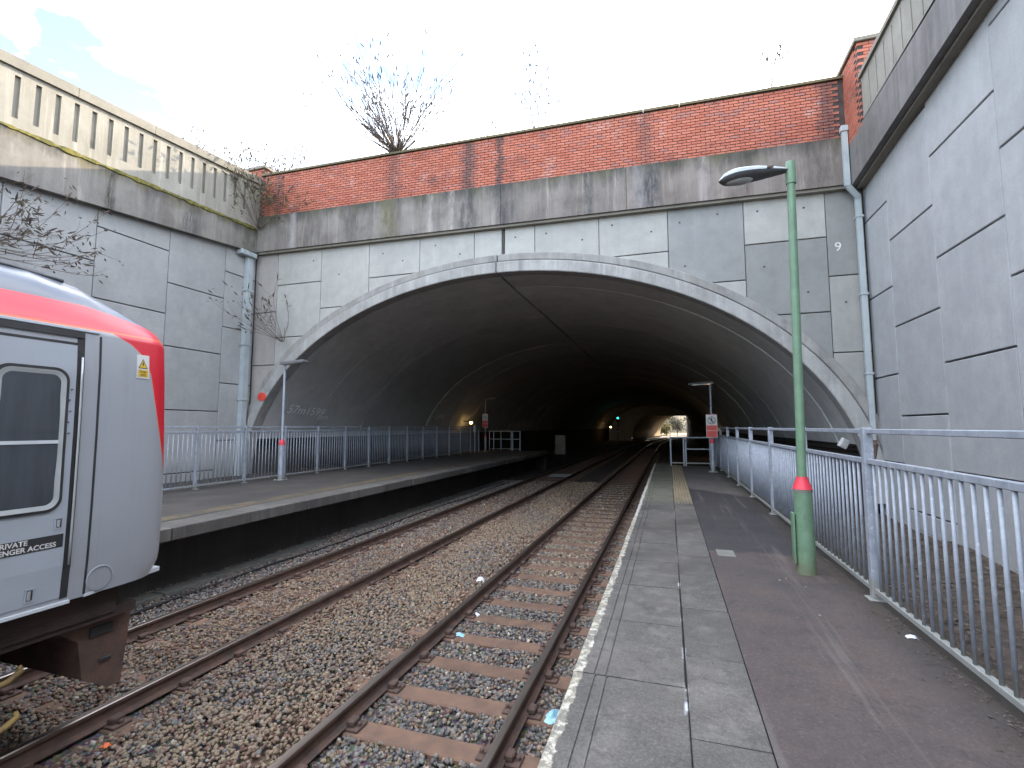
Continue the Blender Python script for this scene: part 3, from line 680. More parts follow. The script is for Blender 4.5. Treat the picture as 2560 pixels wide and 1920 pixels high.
# right-hand wall
wr = thing('retaining_wall', (XR, 6, 0), 'tall shaded concrete panel wall behind the galvanised fence and green lamp post', 'retaining wall')
ed = [12.78, 11.6, 9.88, 8.1] + [8.1 - 1.77 * k for k in range(1, 13)]
cols = []
for i in range(len(ed) - 1):
    base = 7.19 if i % 2 == 0 else 8.13
    cols.append((-ed[i], -ed[i + 1], [base - 1.79 * k for k in range(0, 5)]))
zrb = lambda y: 8.0 + .075 * u_(y)
wall_panels(wr, frR, cols, .3, lambda a: zrb(-a) + .05, gv=.006, gh=.014, tones=lambda a, z: (lambda q: (q * .97, q * .99, q * 1.04, 1))(random.uniform(1.02, 1.12)))
b = MB(); b.box(XR + .07, XR + .15, -14, PY + .4, -.3, 8.1); b.build('wall_core', 'dark_gap', wr)
rz = dict(bt=lambda y: 9.03 + .025 * u_(y), cb=lambda y: 9.92 + .048 * u_(y), ct=lambda y: 10.02 + .048 * u_(y))
b = MB(); sheared(b, XR - .29, XR + .4, -14, 13.1, zrb, rz['bt']); b.build('ledge_beam', 'beam_right', wr)
b = MB(); sheared(b, XR - .16, XR + .02, -14, 12.58, lambda y: zrb(y) - .05, lambda y: zrb(y) + .02); b.build('drip_ledge', 'coping', wr)
b = MB(); sheared(b, XR - .255, XR + .2, -14, 11.8, lambda y: rz['bt'](y) - .05, rz['cb']); b.build('parapet_core', 'parapet', wr)
b = MB(); sheared(b, XR - .285, XR - .19, -14, 11.66, lambda y: rz['bt'](y) + .001, lambda y: rz['bt'](y) + .07); b.build('lower_band', 'parapet', wr)
b = MB(); sheared(b, XR - .285, XR - .19, -14, 11.66, lambda y: rz['cb'](y) - .1, rz['cb']); b.build('upper_band', 'parapet', wr)
y = 11.6
while y > -13:
    b = MB(); sheared(b, XR - .284, XR - .19, y - .335, y, lambda q: rz['bt'](q) + .068, lambda q: rz['cb'](q) - .098); b.build('rib', 'parapet', wr)
    y -= .367
for o in wr.children:
    if o.name.startswith(('rib', 'parapet', 'upper', 'lower')): o.color = (.80, .81, .82, 1)
for k in range(14):
    y1 = 11.64 - k * 1.85; b = MB(); sheared(b, XR - .34, XR + .28, y1 - 1.84, y1, rz['cb'], rz['ct']); b.build('coping', 'coping', wr)

# ------------------------------------------------------------------ tunnel portal
EX, EZ, EA, EB = -4.5, 1.0, 8.7, 5.85         # centre and half axes of the arch soffit
def arch_z(x, d=0.0, lo=.4):
    t = (x - EX) / (EA + d)
    return lo if abs(t) >= 1 else max(lo, EZ + (EB + d) * math.sqrt(1 - t * t))
pt = thing('tunnel_portal', (EX, PY, 0), 'concrete panel portal wall round the wide tunnel arch', 'tunnel portal')
def frP(a, b_, c): return (a, PY - c, b_)
zpb = lambda x: 8.10 + (4.2 - x) * .018
TON = {(1.0, 7): (.78, .80, .80, 1), (2.77, 6): (.77, .78, .77, 1), (2.77, 7.6): (.95, .95, .93, 1), (4.0, 7): (.75, .76, .76, 1)}
def ptone(a, z):
    if .1 < a < 1.9 and z > 6.5: return (.76, .775, .78, 1)
    if 1.9 < a < 3.64 and 5.2 < z < 7: return (.72, .73, .725, 1)
    if a > 3.64 and z > 6.0: return (.70, .71, .70, 1)
    if a > 3.64 and 4 < z < 6: return (.9, .89, .86, 1)
    if a < -12.3: return (.95, .89, .86, 1)
    q = random.uniform(1.03, 1.14); return (q, q * .995, q * .96, 1)
E0 = [(-13.25, -12.33, [6.36, 4.58, 2.8]), (-12.33, -10.58, [7.24, 5.48]), (-10.58, -8.79, [6.34]), (-8.79, -7.02, [7.17]), (-7.02, -5.25, []), (-5.25, -4.40, []), (-4.32, -3.43, []), (-3.43, -1.65, []),
      (-1.65, .11, [7.03]), (.11, 1.89, [6.11]), (1.89, 3.64, [6.98, 5.2]), (3.64, 4.4, [6.03, 4.24, 2.45])]
wall_panels(pt, frP, E0, .5, lambda a: zpb(a) + .05, gv=.007, gh=.012, tones=ptone, bottomfn=lambda a: arch_z(a, .45, .5))
core = MB(); N = 80     # solid behind the panels, following the arch
for i in range(N):
    x0 = XL - .3 + (XR - XL + .6) * i / N; x1 = XL - .3 + (XR - XL + .6) * (i + 1) / N; a0, a1 = arch_z(x0, .3, -.3), arch_z(x1, .3, -.3)
    core.add([(x0, PY + .09, a0), (x1, PY + .09, a1), (x1, PY + .09, 8.5), (x0, PY + .09, 8.5)], [(0, 1, 2, 3)])
core.build('wall_core', 'dark_gap', pt)
b = MB(); b.box(-4.375, -4.345, PY - .012, PY + .05, 7.35, zpb(-4.4)); b.build('movement_joint', 'dark_gap', pt)
th_ = MB(); th_.lathe((0, 0, 0), [(.028, 0), (.024, .004)], 12); tie_me = MB().add([(p[0], -p[2], p[1]) for p in th_.v], th_.f).mesh('tie_hole', 'plinth')
for x_, z_ in ((-10.9, 7.95), (-8.3, 7.9), (-7.6, 7.6), (-6.5, 7.95), (-5.7, 7.6), (-4.0, 7.9), (-3.1, 7.9), (-2.1, 7.6), (-1.3, 7.9), (-.3, 7.6), (.4, 7.75), (1.3, 7.85), (2.2, 7.8), (3.2, 7.75), (.5, 6.6), (2.3, 6.4), (3.2, 5.7), (-12.0, 6.9), (-9.9, 7.4), (3.95, 5.4)):
    place('tie_hole', tie_me, pt, (x_, PY + .0006, z_))
pb_t = lambda x: 9.24 + (4.2 - x) * .022
def beam_piece(x0, x1, yf, yb, zb, zt, name, mat, tone=None, root=pt, lip=0):
    b = MB(); b.hexa([(x0, yf, zb(x0)), (x1, yf, zb(x1)), (x1, yb, zb(x1)), (x0, yb, zb(x0)), (x0, yf, zt(x0)), (x1, yf, zt(x1)), (x1, yb, zt(x1)), (x0, yb, zt(x0))])
    o = b.build(name, mat, root)
    if tone: o.color = tone
    return o
for x0, x1, tn in ((-13.05, -4.385, (1, 1, 1, 1)), (-4.375, -.9, (1.0, .98, .97, 1)), (-.89, 4.105, (1.05, 1.0, .98, 1))):
    beam_piece(x0, x1, 12.6, 13.1, zpb, pb_t, 'capping_beam', 'beam_portal', tn)
beam_piece(-13.06, 4.13, 12.66, 13.0, lambda x: zpb(x) - .07, lambda x: zpb(x) + .01, 'drip_ledge', 'coping')
# arch ring: two halves with a joint at the crown, each a main band and a set-back outer band
def ring_half(t0, t1, d0, d1, yf, yb, ch=.02, n=48):
    mb = MB()
    for i in range(n + 1):
        t = t0 + (t1 - t0) * i / n; c, s = math.cos(t), math.sin(t)
        P_ = lambda d: (EX + (EA + d) * c, EZ + (EB + d) * s)
        for d, y_ in ((d0, yb), (d0, yf + ch), (d0 + ch, yf), (d1 - ch, yf), (d1, yf + ch), (d1, yb)):
            q = P_(d); mb.v.append((q[0], y_, q[1]))
    for i in range(n):
        for j in range(5):
            a = i * 6 + j; mb.f.append((a, a + 1, a + 7, a + 6)); mb.mi.append(0)
    mb.f += [(0, 1, 2, 3, 4, 5)[::-1], tuple(n * 6 + k for k in range(6))]; mb.mi += [0, 0]
    return mb
tb = math.asin((.9 - EZ) / EB)
for t0, t1 in ((tb, math.pi / 2 - .002), (math.pi / 2 + .002, math.pi - tb)):
    ring_half(t0, t1, 0, .31, 12.58, 12.97).build('arch_ring', 'ring', pt, auto=35)
    ring_half(t0, t1, .35, .56, 12.68, 12.97).build('arch_band', 'ring', pt, auto=35)
    ring_half(t0, t1, .05, .5, 12.75, 12.96).build('arch_core', 'dark_gap', pt, auto=35)
for o in [c for c in bpy.data.objects if c.name.startswith('arch_band')]: o.color = (.82, .81, .80, 1)

# ------------------------------------------------------------------ brick parapet on the portal
bp = thing('brick_parapet', (EX, 12.7, 9.3), 'long red brick parapet wall with mossy coping above the tunnel arch', 'parapet')
bt_t = lambda x: 10.69 + (4.2 - x) * .022
beam_piece(-13.0, 4.1, 12.665, 13.0, lambda x: pb_t(x) - .02, bt_t, 'wall_core', 'mortar', root=bp)
bm = MB(); bm.cbox(0, .212, 0, .1025, 0, .060, .004); brick_me = bm.mesh('brick', 'brick')
hb = MB(); hb.cbox(0, .1025, 0, .1025, 0, .065, .004); half_me = hb.mesh('brick', 'brick')
slope = math.atan(-.022); mass = MB(); tones = []
bricks = []
for r_ in range(19):
    x = -12.98 + (0 if r_ % 2 else .1125)
    while x + .215 < 4.1:
        bricks.append((x, r_)); x += .225
near = sorted(bricks, key=lambda q: -q[0])[:296]; nearset = set(near)
for x, r_ in bricks:
    z = pb_t(x) + .008 + r_ * .0752; yy = 12.65 + random.uniform(-.003, .003)
    if (x, r_) in nearset:
        o = place('brick', brick_me, bp, (x, yy, z)); o.rotation_euler = (0, -slope, 0)
    else:
        n0 = len(mass.v); tmp = MB(); tmp.cbox(0, .212, 0, .1025, 0, .060, .004)
        mass.add([(x + p[0], yy + p[1], z + p[2] - p[0] * .022) for p in tmp.v], tmp.f); tones += [random.random()] * len(tmp.v)
me = mass.mesh('brick_field', 'brick_mass'); at = me.attributes.new('tone', 'FLOAT', 'POINT'); at.data.foreach_set('value', tones)
o = place('brick_field', me, bp); o['kind'] = 'stuff'
k = 0; x = -13.02
M['coping_moss'] = concrete('mossy coping', (.17, .14, .08), (.09, .08, .045), tone=False, grain=1.5)
while x < 4.1:
    x1 = min(x + .9, 4.12)
    beam_piece(x, x1 - .006, 12.6, 13.05, lambda q: bt_t(q) + .0, lambda q: bt_t(q) + .065, 'coping', 'coping_moss', root=bp); x = x1
# brick piers at both ends
def pier(x0, x1, y0, y1, z0, z1, label, cap):
    t = thing('brick_pier', ((x0 + x1) / 2, (y0 + y1) / 2, z0), label, 'brick pier')
    b = MB(); b.box(x0 + .012, x1 - .012, y0 + .012, y1 - .012, z0, z1); b.build('pier_core', 'mortar', t)
    bmx = MB(); bmx.cbox(0, .215, 0, .1025, 0, .065, .004); mx = bmx.mesh('brick', 'brick')
    bmy = MB(); bmy.cbox(0, .1025, 0, .215, 0, .065, .004); my = bmy.mesh('brick', 'brick')
    r_ = 0; z = z0
    while z + .065 < z1:
        o_ = .1125 * (r_ % 2)
        x = x0 + o_
        while x + .215 <= x1 + .001: place('brick', mx, t, (x, y0, z)); x += .225
        if cap == 'L':
            y_ = y0 + .1125 - o_ + .1125
            while y_ + .215 <= y1: place('brick', my, t, (x0, y_, z)) if x0 > -5 else place('brick', my, t, (x1 - .1025, y_, z)); y_ += .225
        z += .0752; r_ += 1
    b = MB(); b.cbox(x0 - .06, x1 + .06, y0 - .06, y1 + .06, z1, z1 + .09, .01)
    cx, cy = (x0 + x1) / 2, (y0 + y1) / 2
    b.add([(x0 - .06, y0 - .06, z1 + .091), (x1 + .06, y0 - .06, z1 + .091), (x1 + .06, y1 + .06, z1 + .091), (x0 - .06, y1 + .06, z1 + .091), (cx, cy, z1 + .26)], [(0, 1, 4), (1, 2, 4), (2, 3, 4), (3, 0, 4)])
    b.build('cap', 'coping', t)
pier(4.106, 4.80, 11.72, 13.05, 8.98, 10.86, 'weathered red brick pier at the downpipe end of the parapet', 'L')
pier(-14.05, -13.01, 12.74, 13.6, 9.0, 11.42, 'red brick pier with pyramid cap where the slotted parapet meets the brickwork', 'L')

# ------------------------------------------------------------------ tunnel lining
tn_ = thing('tunnel', (EX, 16, 0), 'dark precast concrete arch tunnel, curving away to a golden daylit mouth', 'tunnel')
t_s = math.asin((2.15 - EZ) / EB)
def lining(ya, yb, t0, t1, n=18, d=0.0, th=.12, name='lining_segment', mat='lining', sc=(0, 0, 1, 1), grow=0.0, yseg=1):
    mb = MB(); rows = []
    for q in range(yseg + 1):
        yy = ya + (yb - ya) * q / yseg; row = []
        for i in range(n + 1):
            t = t0 + (t1 - t0) * i / n; a, b_ = (EA + d) * sc[2], (EB + d) * sc[3]
            row.append(len(mb.v)); mb.v.append((EX + sc[0] + off(yy) + a * math.cos(t), yy, EZ + sc[1] + b_ * math.sin(t)))
        rows.append(row)
    for q in range(yseg):
        for i in range(n): mb.f.append((rows[q][i], rows[q][i + 1], rows[q + 1][i + 1], rows[q + 1][i])); mb.mi.append(0)
    if th:
        base = len(mb.v)
        for q in (0, yseg):
            yy = ya if q == 0 else yb
            for i in range(n + 1):
                t = t0 + (t1 - t0) * i / n; a, b_ = (EA + d) * sc[2] + th, (EB + d) * sc[3] + th
                mb.v.append((EX + sc[0] + off(yy) + a * math.cos(t), yy, EZ + sc[1] + b_ * math.sin(t)))
        m = n + 1
        for i in range(n):
            mb.f.append((base + i, base + i + 1, rows[0][i + 1], rows[0][i])); mb.f.append((rows[-1][i], rows[-1][i + 1], base + m + i + 1, base + m + i)); mb.mi += [0, 0]
        for i in (0, n): mb.f.append((rows[0][i], rows[-1][i], base + m + i, base + i)); mb.mi.append(0)
    return mb
YM = 101.0
for side in (0, 1):
    js = [12.975] + ([14.2 + 3 * k for k in range(29)] if side == 0 else [15.5 + 3 * k for k in range(29)])
    js = [j for j in js if j < YM] + [YM]
    for a, b_ in zip(js[:-1], js[1:]):
        g_ = .02
        t0, t1 = (t_s, math.pi / 2 - .0045) if side == 0 else (math.pi / 2 + .0045, math.pi - t_s)
        o = lining(a + g_, b_ - g_, t0, t1, d=.016 + random.uniform(-.014, .014)).build('lining_segment', 'lining', tn_, auto=40)
        v_ = random.uniform(.86, 1.1); o.color = (v_, v_, v_ * .99, 1)
lining(12.97, YM, t_s - .03, math.pi - t_s + .03, n=36, d=.075, th=0, yseg=16).build('lining_shell', 'dark_gap', tn_)  # added shell behind the segments, stops light leaking through their joints
# springing plinths
for s_, x in ((1, 4.30), (-1, -13.28)):
    mb = MB()
    st = [12.97, 40, 60, 75, 90, YM]
    for a, b_ in zip(st[:-1], st[1:]): mb.add([(x + off(a), a, -.35), (x + off(b_), b_, -.35), (x + off(b_), b_, 2.2), (x + off(a), a, 2.2)], [(0, 1, 2, 3)])
    for a, b_ in zip(st[:-1], st[1:]): mb.add([(x + off(a), a, 2.12), (x + off(b_), b_, 2.12), (x + off(b_) - s_ * .3, b_, 2.12), (x + off(a) - s_ * .3, a, 2.12)], [(0, 1, 2, 3)])
    mb.build('springing_wall', 'plinth', tn_)
# cross beam, then a narrower bore to the far mouth
YE = 139.0
M['golden_bore'] = simple('golden glow bore lining', (.52, .36, .16), (.40, .27, .12), 2.5, .85)  # golden glow near the far mouth is painted into this lining colour
S2 = (2.24, -.1, .72, .86)
mb = MB()
for i in range(40):
    x0, x1 = -13.4 + 18 * i / 40, -13.4 + 18 * (i + 1) / 40
    f2 = lambda x: (lambda t: -.4 if abs(t) >= 1 else EZ + S2[1] + EB * S2[3] * math.sqrt(1 - t * t))((x - EX - S2[0]) / (EA * S2[2]))
    if min(f2(x0), f2(x1)) < 7.5: mb.hexa([(x0 + off(YM), YM, min(4.7, f2(x0)) if f2(x0) > 4.7 else f2(x0)), (x1 + off(YM), YM, min(4.7, f2(x1)) if f2(x1) > 4.7 else f2(x1)), (x1 + off(YM), YM + .4, min(4.7, f2(x1))), (x0 + off(YM), YM + .4, min(4.7, f2(x0))), (x0 + off(YM), YM, 7.6), (x1 + off(YM), YM, 7.6), (x1 + off(YM), YM + .4, 7.6), (x0 + off(YM), YM + .4, 7.6)])
mb.build('headwall', 'lining', tn_)
y = YM + .4
while y < YE - .1:
    y1 = min(y + 2.0, YE)
    for t0, t1 in ((-.15, math.pi / 2 - .002), (math.pi / 2 + .002, math.pi + .15)):
        o = lining(y + .03, y1 - .03, t0, t1, n=14, d=random.uniform(-.02, .02), th=.25, sc=S2).build('lining_segment', 'golden_bore', tn_, auto=40)
    y = y1
lining(YM + .2, YE, -.2, math.pi + .2, n=30, d=.3, th=0, sc=S2, yseg=8).build('lining_shell', 'plinth', tn_)  # added backing, keeps daylight from leaking between the narrow rings
# ------------------------------------------------------------------ beyond the tunnel
def leafy_tree(name, base, h, r, n, label, mat='leaf_gold', cat='tree', group=None, seed=1, leaf=.28):
    rr = random.Random(seed); t = thing(name, base, label, cat, group)
    bx, by, bz = base; mb = MB()
    top = Vector((bx + rr.uniform(-.3, .3), by, bz + h * .75)); mb.tube([(bx, by, bz - .1), (bx + .1, by, bz + h * .35), top], [h * .028, h * .02, h * .008], 7)
    tips = []
    for k in range(14):
        a = rr.uniform(0, 6.28); z0 = bz + h * rr.uniform(.05, .6); L_ = r * rr.uniform(.6, 1.0)
        p1 = Vector((bx + math.cos(a) * L_, by + math.sin(a) * L_, z0 + h * rr.uniform(.15, .4))); mb.tube([(bx, by, z0), (Vector((bx, by, z0)) + p1) / 2 + Vector((0, 0, .1)), p1], [h * .011, h * .007, h * .003], 5); tips.append(p1)
    mb.build('trunk', 'bark', t)
    cr = MB()
    for k in range(n):
        c = rr.choice(tips); p = c + Vector((rr.gauss(0, r * .3), rr.gauss(0, r * .3), rr.gauss(0, h * .13)))
        if p.z < bz + .1: continue
        d = Vector((rr.uniform(-1, 1), rr.uniform(-1, 1), rr.uniform(-1, 1))).normalized(); u = d.orthogonal().normalized() * leaf * rr.uniform(.5, 1.2); d = d * leaf * rr.uniform(.5, 1.2)
        cr.add([p - u, p + d * .5, p + u, p - d * .5], [(0, 1, 2, 3)])
    cr.build('crown', mat, t); return t
for i, (x, y, h, r, n, mt, lb) in enumerate([(-2.5, 149, 3.6, 2.2, 1500, 'leaf_gold', 'golden shrub beside the line just outside the far tunnel mouth'), (2.5, 163, 5.5, 1.6, 900, 'leaf_dry', 'slim brown tree beyond the far tunnel mouth'),
                                         (12, 190, 11, 5, 2600, 'leaf_dry', 'broad bare-brown tree furthest beyond the far tunnel mouth'), (20, 178, 9, 4.5, 2200, 'leaf_gold', 'tall yellowing tree past the slim brown one outside the tunnel'), (-3, 200, 12, 6, 2600, 'leaf_dry', 'spreading brown tree behind the golden shrub outside the tunnel'), (28, 215, 13, 7, 2600, 'leaf_gold', 'large yellow tree at the end of the view through the tunnel'), (10, 172, 7, 4, 2600, 'leaf_dry', 'low thicket-like tree close beyond the slim brown one outside the tunnel'), (16, 230, 15, 9, 4000, 'leaf_dry', 'huge hazy brown tree behind all the others outside the tunnel')]):
    leafy_tree('tree' if i else 'shrub', (x, y, -.4), h, r, n, lb, mt, 'tree' if i else 'shrub', None, i + 3, .35)
g = MB(); nx, ny = 40, 12
for j in range(ny + 1):
    for i in range(nx + 1):
        u, v = i / nx, j / ny; g.v.append((-140 + 360 * u, 245 + 130 * v, -.6 + 13 * math.sin(v * math.pi) ** .8 * (.55 + .45 * math.sin(u * 3.1)) * (1 + .12 * math.sin(i * 2.3 + j)) + (1.5 * math.sin(i * 4.7 + j * 3) if 0 < j < ny else 0)))
for j in range(ny):
    for i in range(nx): a = j * (nx + 1) + i; g.f.append((a, a + 1, a + nx + 2, a + nx + 1)); g.mi.append(0)
M['wooded_hill'] = simple('wooded hillside', (.15, .115, .06), (.08, .065, .04), .25, .95, bump=1.0, bscale=1.2)
o = g.build('hill', 'wooded_hill', smooth=True); o['kind'] = 'structure'
# ------------------------------------------------------------------ downpipes
dp = thing('downpipe', (4.2, 12.6, .6), 'pale grey square downpipe with an offset bend beside the brick pier', 'downpipe')
def sqpipe(mb, path, w_=.11, d_=.09):
    path = [Vector(p) for p in path]
    for i in range(len(path) - 1):
        a, b_ = path[i], path[i + 1]; d = (b_ - a).normalized(); sx = Vector((1, 0, 0)); sx = (sx - d * sx.dot(d)).normalized(); sy = d.cross(sx)
        mb.hexa([a - sx * w_ / 2 - sy * d_ / 2, a + sx * w_ / 2 - sy * d_ / 2, a + sx * w_ / 2 + sy * d_ / 2, a - sx * w_ / 2 + sy * d_ / 2, b_ - sx * w_ / 2 - sy * d_ / 2, b_ + sx * w_ / 2 - sy * d_ / 2, b_ + sx * w_ / 2 + sy * d_ / 2, b_ - sx * w_ / 2 + sy * d_ / 2])
    return mb
b = sqpipe(MB(), [(4.03, 12.53, 9.38), (4.03, 12.53, 8.02)]); b.build('upper_pipe', 'pipe_grey', dp)
b = sqpipe(MB(), [(4.03, 12.532, 8.04), (4.26, 12.64, 7.78)], .112, .092); b.build('offset_bend', 'pipe_grey', dp)
b = sqpipe(MB(), [(4.255, 12.66, 7.82), (4.255, 12.66, 2.25)]); b.build('lower_pipe', 'pipe_grey', dp)
b = MB(); b.cbox(3.955, 4.105, 12.46, 12.6, 9.32, 9.46, .01); b.build('hopper', 'pipe_grey', dp)
for z in (7.3, 5.5, 3.7): b = MB(); b.cbox(4.185, 4.345, 12.6, 12.76, z, z + .05, .006); b.build('bracket', 'pipe_grey', dp)
b = MB(); b.tube([(4.26, 12.6, 2.26), (4.27, 12.58, 2.1), (4.24, 12.6, 1.8), (4.25, 12.62, 1.5)], [.05, .035, .025, .02], 7); b.lathe((4.26, 12.6, 2.12), [(.06, 0), (.075, .05), (.05, .09)], 8); b.build('outlet', 'rust', dp)
dq = thing('downpipe', (-13.1, 12.4, .9), 'grey square downpipe with box hopper in the corner near the red disc', 'downpipe')
b = MB(); b.cbox(XL + .005, XL + .17, 12.3, 12.52, .9, 8.22, .008); b.build('pipe', 'pipe_grey', dq)
b = MB(); b.cbox(XL + .01, XL + .27, 11.95, 12.56, 8.15, 8.31, .012); b.build('hopper', 'lamp_grey', dq)
for z in (7.0, 5.2, 3.4): b = MB(); b.cbox(XL + .012, XL + .19, 12.26, 12.56, z, z + .06, .006); b.build('bracket', 'pipe_grey', dq)

# ------------------------------------------------------------------ fences
def bar_mesh(h, r=.0135):
    b = MB(); b.tube([(0, 0, 0), (0, 0, h)], r, 8); return b.mesh('baluster', 'galv', True)
def fence(label, X, zf, posts, ztop, zmid, pw, mat, loc, ext=None, bsp=.122, slim=False):
    t = thing('platform_fence', loc, label, 'fence')
    y0, y1 = posts[0], posts[-1]
    bm_ = bar_mesh(zmid - zf - .1)
    b = MB(); b.cbox(-pw / 2, pw / 2, -pw / 2, pw / 2, 0, ztop - zf + .012, .006); b.cbox(-pw * .95, pw * .95, -pw * .95, pw * .95, 0, .012, .003); pm = b.mesh('post', mat)
    for y in posts: place('post', pm, t, (X, y, zf))
    for a, b_ in zip(posts[:-1], posts[1:]):
        for nm, z, hh, dd in (('top_rail', ztop - .045, .045, .04), ('mid_rail', zmid - .05, .05, .045), ('bottom_rail', zf + .065, .045, .045)):
            b = MB(); b.cbox(X - dd / 2, X + dd / 2, a + pw / 2 - .004, b_ - pw / 2 + .004, z, z + hh, .005); b.build(nm, mat, t)
        n = int(round((b_ - a - pw) / bsp)); sp = (b_ - a) / n
        for k in range(1, n):
            place('baluster', bm_, t, (X, a + k * sp, zf + .075))
    return t
fence('bright galvanised railing fence behind the green lamp post', 1.80, .948, [.84 + 2.335 * k for k in range(9)] + [21.5], 2.53, 2.25, .08, 'galv', (1.8, 10, .948))
fence('galvanised railing fence along the back of the far platform', -11.25, LZ, [1.9 + 1.48 * k for k in range(18)] + [28.4], 2.56, 2.44, .07, 'galv', (-11.25, 14, LZ))
def gate(label, xs, y, zf, h, mids):
    t = thing('platform_gate', ((xs[0] + xs[-1]) / 2, y, zf), label, 'gate')
    for x in xs: b = MB(); b.cbox(x - .028, x + .028, y - .028, y + .028, zf, zf + h, .005); b.build('post', 'galv', t)
    for i, (a, b_) in enumerate(zip(xs[:-1], xs[1:])):
        if b_ - a < .12: continue
        for z in ([.1, h - .06] + ([h * .56] if mids[i] else [])):
            b = MB(); b.cbox(a + .026, b_ - .026, y - .02, y + .02, zf + z, zf + z + .045, .004); b.build('rail', 'galv', t)
    b = MB(); b.cbox(xs[2] - .06, xs[2] + .06, y - .05, y - .03, zf + h - .22, zf + h - .14, .004); b.build('latch', 'lamp_dark', t)
    return t
gate('grey tubular gate across the end of the reddish platform', [.05, .56, .64, 1.56, 1.72, 1.95], 21.4, .95, 1.2, [0, 0, 1, 0, 0])
gate('grey tubular gate across the dark end of the far platform', [-11.25, -10.95, -10.45, -9.75, -9.65, -9.15], 30.3, LZ, 1.3, [1, 1, 1, 0, 1])

# ------------------------------------------------------------------ lamp posts
def glamp():
    x, y = 1.40, 6.24; t = thing('lamp_post', (x, y, .948), 'green painted lamp post with a red collar', 'lamp post')
    b = MB(); b.lathe((x, y, .93), [(.101, 0), (.098, .06), (.094, .5), (.092, .84), (.092, .9)], 28); b.build('base_column', 'green', t, auto=40)
    b = MB(); b.lathe((x, y, 1.826), [(.097, 0), (.097, .035), (.092, .04)], 28); b.build('rim', 'cover', t, auto=40)
    b = MB(); b.lathe((x, y, 1.862), [(.1, 0), (.095, .012), (.056, .125), (.054, .135)], 28); b.build('collar', 'red', t, auto=40)
    lean = lambda z: (x + .012 * (z - 1.9), y)
    pts = [(*lean(z), z) for z in (1.95, 3, 4, 5.4)]
    b = MB(); b.tube(pts, [.048, .047, .046, .044], 20); b.build('pole', 'green', t, auto=40)
    hx = lean(5.6)[0]; b = MB(); b.lathe((hx, y, 5.39), [(.054, 0), (.054, .25), (.048, .27)], 20); b.build('pole_cap', 'green', t, auto=40)
    # cobra-head luminaire reaching over the platform toward the track
    up = MB(); lo = MB(); n = 14; secs = []
    for i in range(n + 1):
        s = i / n; xx = hx - .04 - s * .74; wv = .05 + .11 * math.sin(min(1, s * 1.15) * math.pi * .62) ; wv *= math.sqrt(max(.02, 1 - max(0, (s - .72) / .28) ** 2)); hh = .028 + .075 * math.sin(min(1, s * 1.05) * math.pi * .6) ; hh *= math.sqrt(max(.02, 1 - max(0, (s - .72) / .28) ** 2)); zc = 5.56 + .03 * s - .05 * s * s
        secs.append((xx, wv, hh, zc))
    for (xx, wv, hh, zc) in secs:
        for k in range(9): a = math.pi * k / 8; up.v.append((xx, y + wv * math.cos(a), zc + hh * math.sin(a)))
    for i in range(n):
        for k in range(8): q = i * 9 + k; up.f.append((q, q + 1, q + 10, q + 9)); up.mi.append(0)
    up.build('lamp_shell', 'lamp_grey', t, auto=50)
    for (xx, wv, hh, zc) in secs:
        for k in range(9): a = math.pi * k / 8; lo.v.append((xx, y + wv * .97 * math.cos(a), zc - .003 - hh * .55 * math.sin(a)))
    for i in range(n):
        for k in range(8): q = i * 9 + k; lo.f.append((q + 1, q, q + 9, q + 10)); lo.mi.append(0)
    lo.build('lamp_underside', 'lamp_dark', t, auto=50)
    b = MB(); b.lathe((0, 0, 0), [(.02, -.055), (.07, -.045), (.095, -.02), (.1, 0)], 20)
    bw = MB(); bw.add([(hx - .56 + p[0] * 1.75, y + p[1], 5.54 + p[2] * 1.2) for p in b.v], b.f); bw.build('lamp_bowl', 'lamp_glass', t, auto=50)
    b = MB(); b.cbox(hx - .27, hx - .2, y - .13, y - .115, 5.565, 5.59, .003); b.build('clip', 'rust', t)
    b = MB(); b.cbox(x - .122, x - .1, y - .05, y + .05, 1.05, 1.6, .004); b.build('service_door', 'green', t)
glamp()
def mlamp(x, y, zf, hcol, htop, dx, label, mat='galv', dim=1.0):
    t = thing('lamp_post', (x, y, zf), label, 'lamp post')
    b = MB(); b.lathe((x, y, zf - .005), [(.075, 0), (.075, hcol)], 18); b.build('base_column', mat, t, auto=40)
    b = MB(); b.lathe((x, y, zf + hcol), [(.085, 0), (.082, .08), (.045, .16)], 18); b.build('collar', 'red', t, auto=40)
    b = MB(); b.tube([(x, y, zf + hcol + .1), (x, y, htop)], .036, 12); b.build('pole', mat, t, auto=40)
    b = MB(); x0, x1 = sorted((x - dx * .12, x + dx * .75)); z = htop
    b.hexa([(x0, y - .12, z - .02), (x1, y - .12, z + .03), (x1, y + .12, z + .03), (x0, y + .12, z - .02), (x0 + .03, y - .09, z + .055), (x1 - .03, y - .09, z + .10), (x1 - .03, y + .09, z + .10), (x0 + .03, y + .09, z + .055)]); b.build('lamp_head', 'lamp_dark', t)
    b = MB(); b.hexa([(x0 + .12, y - .09, z - .032), (x1 - .05, y - .09, z + .012), (x1 - .05, y + .09, z + .012), (x0 + .12, y + .09, z - .032), (x0 + .12, y - .09, z - .0), (x1 - .05, y - .09, z + .025), (x1 - .05, y + .09, z + .025), (x0 + .12, y + .09, z - .0)]); b.build('lamp_lens', 'lamp_glass', t)
    b = MB(); b.cbox(x - .14, x + .14, y - .14, y + .14, zf, zf + .018, .004); b.build('base_plate', mat, t)
    for sx in (-.105, .105):
        for sy in (-.105, .105): b = MB(); b.lathe((x + sx, y + sy, zf + .017), [(.016, 0), (.016, .03)], 6); b.build('bolt', mat, t)
    return t
mlamp(-10.85, 11.7, LZ, 1.02, 4.42, 1, 'galvanised lamp post with red collar on the far platform, outside the arch')
